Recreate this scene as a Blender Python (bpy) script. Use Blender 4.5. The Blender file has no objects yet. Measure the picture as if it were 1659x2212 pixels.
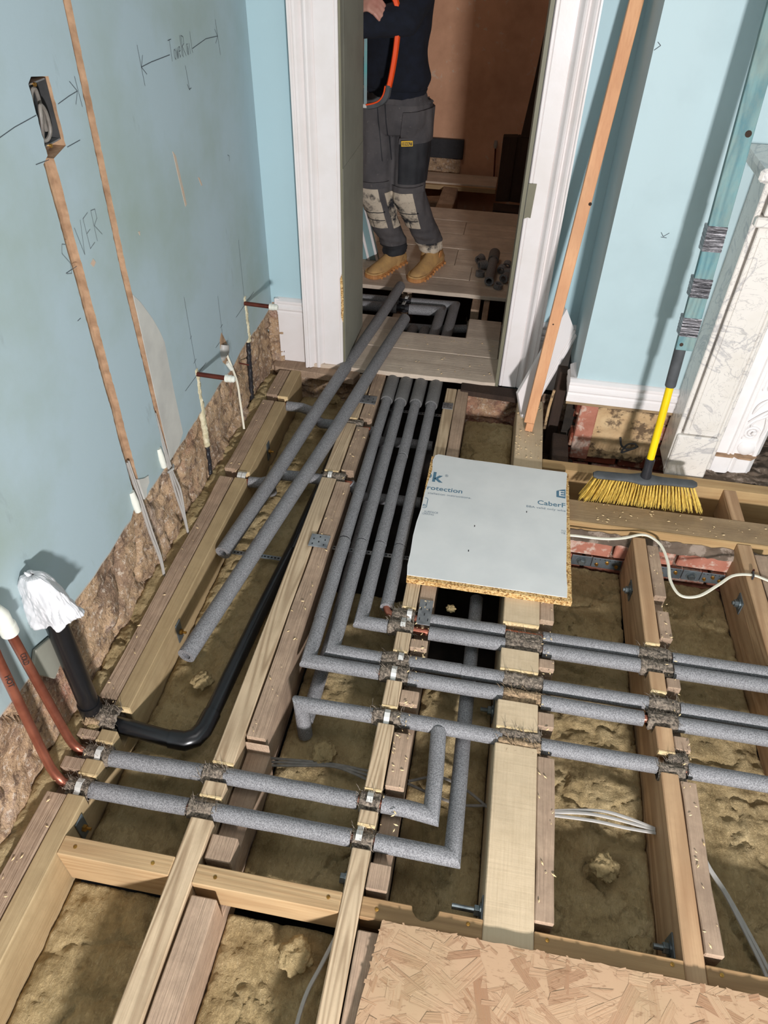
import bpy, bmesh, math, random
from mathutils import Vector, Matrix, noise
random.seed(7)
SC = bpy.context.scene
COL = SC.collection
PI = math.pi

# ------------------------------------------------------------------ camera
cam_d = bpy.data.cameras.new('camera')
cam = bpy.data.objects.new('camera', cam_d); COL.objects.link(cam)
R = ((0.98464962, 0.17300142, 0.02314375), (0.13220464, -0.65264864, -0.74603732), (-0.11396078, 0.73764508, -0.66550183))
cam.matrix_world = Matrix(((R[0][0], -R[1][0], -R[2][0], 0), (R[0][1], -R[1][1], -R[2][1], 0), (R[0][2], -R[1][2], -R[2][2], 1.70), (0, 0, 0, 1)))
cam_d.sensor_fit = 'HORIZONTAL'; cam_d.sensor_width = 36.0; cam_d.lens = 1552.46 * 36 / 1659
cam_d.clip_start = 0.05
SC.camera = cam

# ------------------------------------------------------------------ light
SC.view_settings.view_transform = 'Standard'
SC.view_settings.look = 'None'
SC.view_settings.gamma = 1
SC.view_settings.use_curve_mapping = False
SC.view_settings.exposure = 0.0
w = bpy.data.worlds.new('world'); SC.world = w; w.use_nodes = True
w.node_tree.nodes['Background'].inputs[0].default_value = (0.75, 0.85, 1, 1)
w.node_tree.nodes['Background'].inputs[1].default_value = 0.6

def area(name, loc, target, sx, sy, power, col):
    l = bpy.data.lights.new(name, 'AREA'); l.shape = 'RECTANGLE'; l.size = sx; l.size_y = sy
    l.energy = power; l.color = col
    o = bpy.data.objects.new(name, l); COL.objects.link(o); o.location = loc
    o.rotation_euler = (Vector(target) - Vector(loc)).to_track_quat('-Z', 'Y').to_euler()
    return o
area('work_light', (0.80, -1.65, 1.12), (0.05, 2.4, 0.40), 0.22, 0.16, 152, (1.0, 0.975, 0.985))     # LED flood lamp on the boards behind the camera
area('ceiling_fill', (0.3, 0.9, 2.62), (0.3, 0.9, 0), 0.9, 0.9, 9, (1.0, 0.98, 0.97))              # soft fill added under the ceiling to lift the shadows, no real lamp
area('hall_light', (-1.0, 4.2, 2.55), (-0.8, 4.2, 0), 0.5, 0.5, 5, (1.0, 0.85, 0.7))                # weak warm area light over the hall

# ------------------------------------------------------------------ colour and materials
def lin(c):
    c = c / 255
    return c / 12.92 if c <= 0.04045 else ((c + 0.055) / 1.055) ** 2.4
def rgb(r, g, b): return (lin(r), lin(g), lin(b), 1)

class NT:
    def __init__(s, name):
        s.m = bpy.data.materials.new(name); s.m.use_nodes = True
        s.t = s.m.node_tree; s.n = s.t.nodes; s.b = s.n['Principled BSDF']
    def new(s, typ, **kw):
        n = s.n.new(typ)
        for k, v in kw.items():
            if k in n.inputs.keys() and not hasattr(n, k): n.inputs[k].default_value = v
            else: setattr(n, k, v)
        return n
    def link(s, a, b): s.t.links.new(a, b)
    def coords(s, scale=(1, 1, 1), rnd=True, rot=(0, 0, 0)):
        tc = s.new('ShaderNodeTexCoord'); mp = s.new('ShaderNodeMapping')
        mp.inputs['Scale'].default_value = scale; mp.inputs['Rotation'].default_value = rot
        out = tc.outputs['Object']
        if rnd:
            oi = s.new('ShaderNodeObjectInfo'); ad = s.new('ShaderNodeVectorMath', operation='ADD'); ml = s.new('ShaderNodeMath', operation='MULTIPLY')
            ml.inputs[1].default_value = 23.7; s.link(oi.outputs['Random'], ml.inputs[0])
            s.link(tc.outputs['Object'], ad.inputs[0]); s.link(ml.outputs[0], ad.inputs[1]); out = ad.outputs[0]
        s.link(out, mp.inputs['Vector'])
        return mp.outputs[0]
    def noise(s, vec, scale, detail=3, rough=0.55, dist=0.0):
        n = s.new('ShaderNodeTexNoise'); n.inputs['Scale'].default_value = scale; n.inputs['Detail'].default_value = detail
        n.inputs['Roughness'].default_value = rough; n.inputs['Distortion'].default_value = dist
        if vec is not None: s.link(vec, n.inputs['Vector'])
        return n.outputs['Fac']
    def ramp(s, fac, stops):
        r = s.new('ShaderNodeValToRGB'); e = r.color_ramp.elements
        e[0].position, e[0].color = stops[0]; e[1].position, e[1].color = stops[-1]
        for p, c in stops[1:-1]:
            x = e.new(p); x.color = c
        s.link(fac, r.inputs[0]); return r.outputs[0]
    def mask(s, fac, a, b):
        r = s.new('ShaderNodeMapRange'); r.inputs[1].default_value = a; r.inputs[2].default_value = b; s.link(fac, r.inputs[0]); return r.outputs[0]
    def mix(s, fac, a, b, blend='MIX'):
        m = s.new('ShaderNodeMix', data_type='RGBA', blend_type=blend)
        for i, v in ((0, fac), (6, a), (7, b)):
            if isinstance(v, (int, float, tuple)): m.inputs[i].default_value = v
            else: s.link(v, m.inputs[i])
        return m.outputs[2]
    def math(s, op, a, b=0.0):
        m = s.new('ShaderNodeMath', operation=op)
        for i, v in ((0, a), (1, b)):
            if isinstance(v, (int, float)): m.inputs[i].default_value = v
            else: s.link(v, m.inputs[i])
        return m.outputs[0]
    def bump(s, h, strength=0.3, dist=0.01):
        b = s.new('ShaderNodeBump'); b.inputs['Strength'].default_value = strength; b.inputs['Distance'].default_value = dist
        s.link(h, b.inputs['Height']); s.link(b.outputs[0], s.b.inputs['Normal'])
    def done(s, col, rough=0.6, metal=0.0, spec=None):
        if isinstance(col, tuple): s.b.inputs['Base Color'].default_value = col
        else: s.link(col, s.b.inputs['Base Color'])
        if isinstance(rough, (int, float)): s.b.inputs['Roughness'].default_value = rough
        else: s.link(rough, s.b.inputs['Roughness'])
        s.b.inputs['Metallic'].default_value = metal
        if spec is not None: s.b.inputs['Specular IOR Level'].default_value = spec
        return s.m

def plain(name, c, rough=0.5, metal=0.0, var=0.12, scale=40, bump=0.0, c2=None, spec=None):
    k = NT(name); v = k.coords(); f = k.noise(v, scale, 4)
    d = c2 or tuple([x * (1 - var * 2) for x in c[:3]] + [1])
    col = k.mix(k.mask(f, 0.35, 0.7), c, d)
    if bump: k.bump(f, bump, 0.004)
    return k.done(col, rough, metal, spec)

def wood(name, base, dark, axis='y', rings=26, ring_amt=0.5, freq=9, dirt=None, dirt_amt=0.0, rough=0.7, bump=0.25, stretch=0.07, fibre=0.35, sawn=0):
    k = NT(name); i = 'xyz'.index(axis)
    sc = [1, 1, 1]; sc[i] = stretch
    v = k.coords(tuple(sc))
    n = k.noise(v, freq, 1.5, 0.4, 0.3)
    r = k.math('SINE', k.math('MULTIPLY', n, rings * 2.6))
    r = k.math('MULTIPLY_ADD', r, 0.5); k.n[-1].inputs[2].default_value = 0.5
    r = k.math('POWER', r, 1.7)
    sf = [170, 170, 170]; sf[i] = 5
    f = k.noise(k.coords(tuple(sf)), 1, 3)
    big = k.noise(k.coords((3, 3, 3)), 1.3, 3)
    col = k.mix(k.math('MULTIPLY', r, ring_amt), base, dark)
    col = k.mix(k.math('MULTIPLY', k.mask(f, 0.45, 0.75), fibre), col, dark)
    lo = tuple([x * 0.72 for x in base[:3]] + [1])
    col = k.mix(k.mask(big, 0.45, 0.8), col, lo, 'MIX')
    if dirt:
        d = k.noise(k.coords((5, 5, 5) if axis != 'z' else (5, 5, 3)), 2.2, 7, 0.72)
        col = k.mix(k.math('MULTIPLY', k.mask(d, 0.5 - dirt_amt * 0.3, 0.62), dirt_amt), col, dirt)
    h = k.math('ADD', k.math('MULTIPLY', r, 0.35), f)
    if sawn:
        ss = [3, 3, 3]; ss[i] = 130
        h = k.math('ADD', h, k.math('MULTIPLY', k.noise(k.coords(tuple(ss)), 1, 2), sawn))
    k.bump(h, bump, 0.004)
    return k.done(col, rough, 0, 0.25)

M = {}
M['timber_new'] = wood('sawn_softwood', rgb(208, 184, 152), rgb(126, 98, 70), 'y', 58, 0.6, 10, stretch=0.045, fibre=0.25, dirt=rgb(120, 100, 75), dirt_amt=0.15)
M['timber_green'] = wood('treated_softwood', rgb(186, 162, 124), rgb(134, 108, 74), 'y', 14, 0.25, 5, dirt=rgb(140, 118, 85), dirt_amt=0.3)
M['timber_thick'] = wood('rough_sawn_softwood', rgb(212, 190, 158), rgb(170, 146, 112), 'y', 6, 0.10, 4, sawn=0.5, bump=0.3, fibre=0.15, dirt=rgb(150, 128, 96), dirt_amt=0.2)
M['timber_warm'] = wood('knotty_softwood', rgb(200, 164, 126), rgb(134, 94, 62), 'y', 26, 0.5, 8, stretch=0.05, dirt=rgb(150, 120, 90), dirt_amt=0.2)
M['timber_nog'] = wood('new_softwood', rgb(190, 160, 120), rgb(144, 106, 68), 'x', 26, 0.4, 9)
M['timber_nog_shaded'] = wood('shaded_softwood', rgb(172, 138, 98), rgb(112, 80, 52), 'x', 26, 0.5, 9)  # copy of the noggin wood, darkened to paint in the strand board's shade
M['timber_trim'] = wood('shade_toned_softwood', rgb(168, 142, 108), rgb(120, 95, 66), 'x', 12, 0.3, 6, dirt=rgb(112, 95, 76), dirt_amt=0.4)  # duller trimmer wood, toned for grazing light; also the skirting's bottom edge
M['timber_trim_new'] = wood('trimmer_softwood', rgb(194, 162, 116), rgb(146, 108, 66), 'x', 18, 0.4, 7, dirt=rgb(150, 120, 84), dirt_amt=0.15)
M['timber_pale'] = plain('fresh_sawn_wood', rgb(232, 206, 160), 0.8, c2=rgb(214, 184, 134), scale=80)
M['timber_old'] = wood('old_dusty_timber', rgb(190, 163, 138), rgb(140, 114, 94), 'y', 8, 0.12, 5, dirt=rgb(124, 104, 88), dirt_amt=0.55, rough=0.95, bump=0.9)
M['timber_board'] = wood('old_floorboard', rgb(222, 204, 184), rgb(164, 144, 126), 'x', 12, 0.3, 5, dirt=rgb(166, 150, 136), dirt_amt=0.4, rough=0.85, bump=0.4)
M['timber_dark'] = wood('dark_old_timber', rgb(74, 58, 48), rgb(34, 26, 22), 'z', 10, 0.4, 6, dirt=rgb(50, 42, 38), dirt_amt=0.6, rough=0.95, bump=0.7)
M['pine'] = wood('orange_pine', rgb(220, 166, 122), rgb(186, 122, 82), 'z', 22, 0.35, 7, rough=0.55, bump=0.1)
M['teal_wood'] = wood('teal_stained_wood', rgb(110, 150, 154), rgb(66, 112, 124), 'z', 44, 0.65, 8, dirt=rgb(150, 152, 136), dirt_amt=0.45, rough=0.7, bump=0.3)

def paint(name, c, dirt, amt=0.25, scale=2.0, rough=0.55, smudge=None):
    k = NT(name); v = k.coords(rnd=False)
    a = k.noise(v, scale, 5, 0.6); b = k.noise(k.coords((1, 1, 0.35), rnd=False), 7, 6, 0.65)
    col = k.mix(k.math('MULTIPLY', k.mask(a, 0.45, 0.75), amt), c, dirt)
    col = k.mix(k.math('MULTIPLY', k.mask(b, 0.62, 0.72), amt * 0.8), col, smudge or dirt)
    k.bump(k.noise(v, 120, 2), 0.06, 0.003)
    return k.done(col, rough, 0, 0.35)
M['wall_paint'] = paint('scuffed_blue_paint', rgb(166, 184, 190), rgb(148, 164, 154), 0.85, 1.9, 0.6, rgb(128, 138, 138))
M['back_paint'] = paint('blue_paint', rgb(173, 201, 208), rgb(164, 190, 196), 0.3)
M['breast_paint'] = paint('pale_blue_paint', rgb(177, 198, 202), rgb(156, 176, 180), 0.45, 3)
M['white_paint'] = paint('white_gloss_paint', rgb(232, 226, 224), rgb(196, 184, 168), 0.3, 4, 0.35, rgb(150, 130, 105))
M['lining_paint'] = paint('grey_green_paint', rgb(150, 149, 136), rgb(124, 123, 112), 0.6, 5, 0.5, rgb(146, 146, 132))
M['olive_paint'] = paint('olive_paint', rgb(122, 118, 98), rgb(104, 100, 82), 0.5, 9, 0.5, rgb(170, 164, 146))
M['ceiling_paint'] = plain('bare_ceiling_plaster', rgb(150, 150, 148), 0.9, var=0.06)

def pink_plaster():
    k = NT('old_pink_plaster'); v = k.coords(rnd=False)
    a = k.noise(v, 2.4, 6, 0.65); b = k.noise(v, 14, 6, 0.7)
    col = k.mix(k.mask(a, 0.4, 0.7), rgb(228, 178, 144), rgb(196, 148, 118))
    col = k.mix(k.math('MULTIPLY', k.mask(b, 0.6, 0.66), k.mask(a, 0.55, 0.45)), col, rgb(220, 200, 178))
    k.bump(b, 0.15, 0.004); return k.done(col, 0.9)
M['plaster'] = pink_plaster()
M['chase'] = plain('chased_brown_plaster', rgb(180, 148, 118), 0.95, c2=rgb(142, 112, 86), scale=30, bump=0.8)
M['fresh_plaster'] = plain('bare_grey_plaster', rgb(196, 194, 186), 0.85, c2=rgb(176, 174, 168), scale=9)

def rubble():
    k = NT('rough_mortar_wall'); v = k.coords(rnd=False)
    a = k.noise(v, 4.5, 8, 0.7, 0.6); b = k.noise(v, 22, 6, 0.7); c = k.noise(v, 2.1, 4, 0.6); e = k.noise(v, 60, 4, 0.7)
    col = k.ramp(a, [(0.28, rgb(92, 74, 66)), (0.40, rgb(150, 124, 102)), (0.52, rgb(186, 156, 124)), (0.62, rgb(170, 146, 128)), (0.75, rgb(206, 188, 172))])
    col = k.mix(k.math('MULTIPLY', k.mask(b, 0.54, 0.62), 0.7), col, rgb(92, 74, 66))
    col = k.mix(k.math('MULTIPLY', k.mask(c, 0.56, 0.64), 0.6), col, rgb(176, 120, 100))
    col = k.mix(k.math('MULTIPLY', k.mask(e, 0.55, 0.63), 0.6), col, rgb(216, 200, 182))
    e2 = k.noise(v, 150, 4, 0.7); col = k.mix(k.math('MULTIPLY', k.mask(e2, 0.56, 0.64), 0.55), col, rgb(84, 68, 60))
    k.bump(k.math('ADD', k.math('MULTIPLY', a, 1.0), k.math('ADD', k.math('MULTIPLY', b, 0.6), k.math('MULTIPLY', e, 0.25))), 0.9, 0.02)
    return k.done(col, 0.97, 0, 0.1)
M['rubble'] = rubble()

def brickm(name, c1, c2, smear):
    k = NT(name); v = k.coords(); a = k.noise(v, 9, 6, 0.65); b = k.noise(v, 16, 7, 0.7)
    col = k.mix(k.mask(a, 0.35, 0.7), c1, c2)
    col = k.mix(k.math('MULTIPLY', k.mask(b, 0.52, 0.6), 0.8), col, smear)
    k.bump(b, 0.7, 0.008); return k.done(col, 0.95, 0, 0.15)
M['brick'] = brickm('red_brick', rgb(186, 126, 106), rgb(158, 100, 82), rgb(206, 184, 168))
M['brick_dark'] = brickm('sooty_red_brick', rgb(128, 66, 48), rgb(84, 46, 38), rgb(170, 140, 118))
M['mortar'] = brickm('lime_mortar', rgb(206, 178, 138), rgb(186, 152, 112), rgb(70, 56, 48))
M['soil'] = brickm('grey_dirt', rgb(120, 104, 90), rgb(90, 78, 68), rgb(160, 144, 130))
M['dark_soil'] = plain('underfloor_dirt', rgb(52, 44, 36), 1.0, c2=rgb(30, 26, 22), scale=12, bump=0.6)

def wool():
    k = NT('mineral_wool'); v = k.coords(rnd=False)
    a = k.noise(v, 5, 6, 0.65, 0.4); f = k.noise(k.coords((60, 22, 60), rnd=False), 2.2, 6, 0.75, 1.2); g = k.noise(v, 38, 7, 0.75, 0.8); s = k.noise(k.coords((8, 60, 8), rnd=False), 1, 2)
    col = k.ramp(a, [(0.3, rgb(158, 136, 96)), (0.5, rgb(196, 172, 128)), (0.72, rgb(216, 194, 150))])
    col = k.mix(k.math('MULTIPLY', k.mask(g, 0.5, 0.7), 0.5), col, rgb(112, 92, 60))
    col = k.mix(k.math('MULTIPLY', k.mask(f, 0.56, 0.72), 0.55), col, rgb(228, 210, 170))
    h2 = k.noise(v, 130, 5, 0.7)
    k.bump(k.math('ADD', k.math('ADD', f, k.math('MULTIPLY', g, 0.6)), k.math('ADD', k.math('MULTIPLY', s, 0.2), k.math('MULTIPLY', h2, 0.6))), 0.9, 0.009)
    return k.done(col, 1.0, 0, 0.05)
M['wool'] = wool()

def foam(name, c, c2):
    k = NT(name); v = k.coords(rnd=False); a = k.noise(v, 330, 2, 0.6); b = k.noise(v, 6, 4)
    col = k.mix(k.mask(a, 0.36, 0.66), c2, c)
    col = k.mix(k.math('MULTIPLY', k.mask(b, 0.5, 0.8), 0.35), col, rgb(84, 82, 80))
    k.bump(a, 0.5, 0.002); return k.done(col, 0.6, 0, 0.4)
M['foam'] = foam('grey_pipe_foam', rgb(152, 151, 152), rgb(98, 97, 99))
M['foam_dark'] = foam('dusty_pipe_foam', rgb(124, 122, 120), rgb(92, 91, 90))
M['felt'] = plain('hairy_brown_felt', rgb(150, 136, 120), 1.0, c2=rgb(56, 50, 46), scale=150, bump=1.0)
M['felt_pale'] = plain('hairy_tan_felt', rgb(186, 158, 124), 1.0, c2=rgb(110, 90, 70), scale=130, bump=1.0)
M['copper'] = plain('copper', rgb(190, 122, 100), 0.36, 0.8, c2=rgb(150, 86, 68), scale=14)
M['copper_dull'] = plain('dull_copper', rgb(120, 62, 48), 0.4, 0.7, c2=rgb(84, 42, 34), scale=18)
M['black_plastic'] = plain('black_waste_pipe', rgb(28, 28, 30), 0.28, var=0.1, scale=20)
M['black_rubber'] = plain('black_rubber', rgb(46, 46, 48), 0.7, c2=rgb(70, 68, 66), scale=14)
M['white_plastic'] = plain('white_plastic', rgb(226, 226, 214), 0.35, var=0.04)
M['bag'] = plain('white_plastic_bag', rgb(212, 212, 214), 0.38, var=0.03, scale=9, bump=0.15)
M['steel'] = plain('galvanised_steel', rgb(176, 178, 180), 0.38, 0.75, c2=rgb(120, 124, 128), scale=26)
M['plate_steel'] = plain('dull_galvanised_plate', rgb(120, 128, 132), 0.45, 0.6, c2=rgb(78, 86, 90), scale=16)
M['zinc'] = plain('zinc_bolt', rgb(150, 160, 162), 0.3, 0.8, c2=rgb(96, 104, 108), scale=30)
M['brass'] = plain('yellow_passivated_screw', rgb(196, 150, 72), 0.35, 0.8, c2=rgb(120, 84, 40), scale=40)
M['clip'] = plain('pale_pipe_clip', rgb(214, 212, 206), 0.4, 0.2, var=0.06)
M['cable_grey'] = plain('grey_cable', rgb(170, 166, 160), 0.45, var=0.06)
M['cable_dull'] = plain('dark_grey_cable', rgb(128, 122, 114), 0.5, c2=rgb(100, 94, 88))  # darker, browner grey than the other cables
M['cable_white'] = plain('white_cable', rgb(232, 226, 206), 0.4, var=0.03)
M['black_tape'] = plain('black_tape', rgb(44, 44, 48), 0.35, var=0.15, scale=60)
M['dark_hole'] = plain('dark_metal_box', rgb(62, 62, 62), 0.6, c2=rgb(40, 40, 40), scale=30)
M['exp_foam'] = plain('cream_expanding_foam', rgb(226, 216, 186), 0.8, c2=rgb(180, 168, 130), scale=50, bump=0.9)
M['pencil'] = plain('pencil_line', rgb(66, 72, 78), 0.8, var=0.1)
M['pencil_faint'] = plain('faint_pencil_line', rgb(112, 122, 124), 0.8, var=0.1)
M['scrape'] = plain('scraped_patch', rgb(196, 168, 146), 0.8, c2=rgb(176, 172, 160), scale=60)
M['ink'] = plain('blue_print_ink', rgb(74, 112, 136), 0.6, c2=rgb(96, 132, 150), scale=120)
M['ink_grey'] = plain('faded_print_ink', rgb(100, 120, 138), 0.6, c2=rgb(130, 144, 156), scale=120)
M['film'] = plain('grey_printed_film', rgb(222, 223, 220), 0.5, c2=rgb(212, 214, 212), scale=8, bump=0.06)
M['film_edge'] = plain('torn_white_film', rgb(234, 234, 232), 0.6, var=0.04)

def chips(name):
    k = NT(name); v = k.coords(); a = k.noise(v, 130, 3, 0.7, 0.5); vo = k.new('ShaderNodeTexVoronoi'); vo.inputs['Scale'].default_value = 210; k.link(v, vo.inputs['Vector'])
    col = k.mix(vo.outputs['Color'], rgb(226, 186, 122), rgb(150, 104, 60)); k.n[-1].inputs[0].default_value = 0.5
    sep = k.new('ShaderNodeSeparateColor'); k.link(vo.outputs['Color'], sep.inputs[0])
    col = k.ramp(sep.outputs[0], [(0.0, rgb(132, 92, 54)), (0.4, rgb(206, 164, 104)), (1.0, rgb(236, 202, 146))])
    k.bump(k.math('ADD', a, sep.outputs[1]), 0.9, 0.004); return k.done(col, 0.9, 0, 0.1)
M['chips'] = chips('chipboard_edge')

def osb():
    k = NT('oriented_strand_board'); v = k.coords(rnd=False)
    g = k.new('ShaderNodeNewGeometry')
    uv = k.new('ShaderNodeUVMap'); mp = k.new('ShaderNodeMapping'); mp.inputs['Scale'].default_value = (9, 260, 1); k.link(uv.outputs[0], mp.inputs[0])
    f = k.noise(mp.outputs[0], 1, 4, 0.65, 0.6); big = k.noise(v, 6, 4)
    col = k.ramp(g.outputs['Random Per Island'], [(0.0, rgb(156, 120, 92)), (0.3, rgb(176, 143, 113)), (0.7, rgb(186, 154, 123)), (1.0, rgb(168, 134, 104))])
    col = k.mix(k.math('MULTIPLY', k.mask(f, 0.5, 0.7), 0.55), col, rgb(160, 118, 86))
    col = k.mix(k.math('MULTIPLY', k.mask(big, 0.5, 0.7), 0.25), col, rgb(150, 140, 104))
    sp = k.noise(k.coords((26, 90, 26), rnd=False), 1, 6, 0.7, 1.5)
    col = k.mix(k.math('MULTIPLY', k.mask(sp, 0.56, 0.66), 0.55), col, rgb(112, 78, 54))
    k.bump(f, 0.35, 0.004); return k.done(col, 0.8, 0, 0.2)
M['osb'] = osb()

def marble():
    k = NT('white_veined_marble'); v = k.coords(rnd=False)
    n = k.new('ShaderNodeTexNoise'); n.inputs['Scale'].default_value = 4; n.inputs['Detail'].default_value = 6; n.inputs['Distortion'].default_value = 1.4; k.link(v, n.inputs['Vector'])
    ve = k.math('ABSOLUTE', k.math('SUBTRACT', n.outputs['Fac'], 0.5))
    n2 = k.noise(v, 13, 6, 0.6, 1.6); ve2 = k.math('ABSOLUTE', k.math('SUBTRACT', n2, 0.5))
    col = k.mix(k.mask(ve, 0.02, 0.0), rgb(228, 222, 214), rgb(190, 186, 184))
    col = k.mix(k.math('MULTIPLY', k.mask(ve2, 0.010, 0.0), 0.55), col, rgb(138, 134, 136))
    st = k.noise(v, 5, 5); col = k.mix(k.math('MULTIPLY', k.mask(st, 0.55, 0.8), 0.5), col, rgb(200, 190, 172))
    return k.done(col, 0.25, 0, 0.5)
M['marble'] = marble()
M['cast_white'] = paint('chipped_white_paint', rgb(240, 236, 234), rgb(214, 204, 198), 0.3, 12, 0.4, rgb(200, 178, 160))
M['yellow'] = plain('yellow_painted_pole', rgb(248, 212, 8), 0.35, c2=rgb(236, 196, 4), scale=12)
M['bristle'] = plain('yellow_bristle', rgb(246, 214, 110), 0.55, c2=rgb(214, 178, 80), scale=90)
M['grip'] = plain('grey_rubber_grip', rgb(66, 68, 70), 0.75, c2=rgb(86, 88, 90), scale=20, bump=0.2)
def tape():
    k = NT('silver_duct_tape'); v = k.coords((10, 10, 240)); a = k.noise(v, 1, 3, 0.6, 0.4)
    k.bump(a, 0.9, 0.006); return k.done(k.ramp(a, [(0.36, rgb(30, 30, 34)), (0.52, rgb(96, 94, 98)), (0.68, rgb(196, 192, 196))]), 0.3, 0.35)
M['tape'] = tape()
M['navy'] = plain('navy_fleece', rgb(20, 26, 40), 0.95, c2=rgb(14, 18, 28), scale=30, bump=0.2)
def trousers_mat():
    k = NT('charcoal_work_cloth'); v = k.coords(); a = k.noise(v, 7, 5, 0.6); b = k.noise(v, 40, 6, 0.7)
    col = k.mix(k.mask(a, 0.35, 0.7), rgb(96, 92, 92), rgb(74, 72, 74)); col = k.mix(k.math('MULTIPLY', k.mask(b, 0.62, 0.74), 0.5), col, rgb(140, 132, 124))
    k.bump(b, 0.3, 0.004); return k.done(col, 0.9, 0, 0.2)
M['trousers'] = trousers_mat()
M['black_cloth'] = plain('black_cordura', rgb(32, 34, 38), 0.75, c2=rgb(50, 50, 54), scale=14, bump=0.2)
def knee_mat():
    k = NT('plaster_stained_knee_patch'); v = k.coords(); a = k.noise(v, 9, 6, 0.65); b = k.noise(v, 60, 5)
    col = k.mix(k.mask(a, 0.40, 0.50), rgb(44, 44, 48), rgb(200, 186, 166)); col = k.mix(k.math('MULTIPLY', k.mask(b, 0.56, 0.7), 0.4), col, rgb(70, 66, 64))
    k.bump(b, 0.3, 0.004); return k.done(col, 0.9)
M['knee'] = knee_mat()
M['boot'] = plain('tan_nubuck', rgb(206, 164, 104), 0.8, c2=rgb(176, 138, 92), scale=22, bump=0.2)
M['sole'] = plain('gum_rubber_sole', rgb(198, 140, 84), 0.6, c2=rgb(170, 116, 68), scale=30)
M['skin'] = plain('skin', rgb(206, 158, 140), 0.5, c2=rgb(190, 130, 116), scale=20)
M['hair'] = plain('brown_hair', rgb(60, 44, 34), 0.7, c2=rgb(40, 30, 24), scale=80, bump=0.6)
M['eye_white'] = plain('eye_white', rgb(230, 228, 224), 0.2, var=0.02)
M['orange'] = plain('orange_saw_frame', rgb(255, 92, 34), 0.35, c2=rgb(250, 80, 28), scale=20)
M['teal_blade'] = plain('teal_saw_blade', rgb(110, 176, 176), 0.35, 0.3, c2=rgb(150, 160, 164), scale=9)
M['yellow_tag'] = plain('yellow_tag', rgb(246, 196, 30), 0.6, var=0.04)
M['black_ink'] = plain('black_ink', rgb(24, 24, 26), 0.6, var=0.1)
M['panel_blue'] = plain('pale_teal_panel', rgb(132, 160, 162), 0.5, c2=rgb(120, 146, 150), scale=6)

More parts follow.
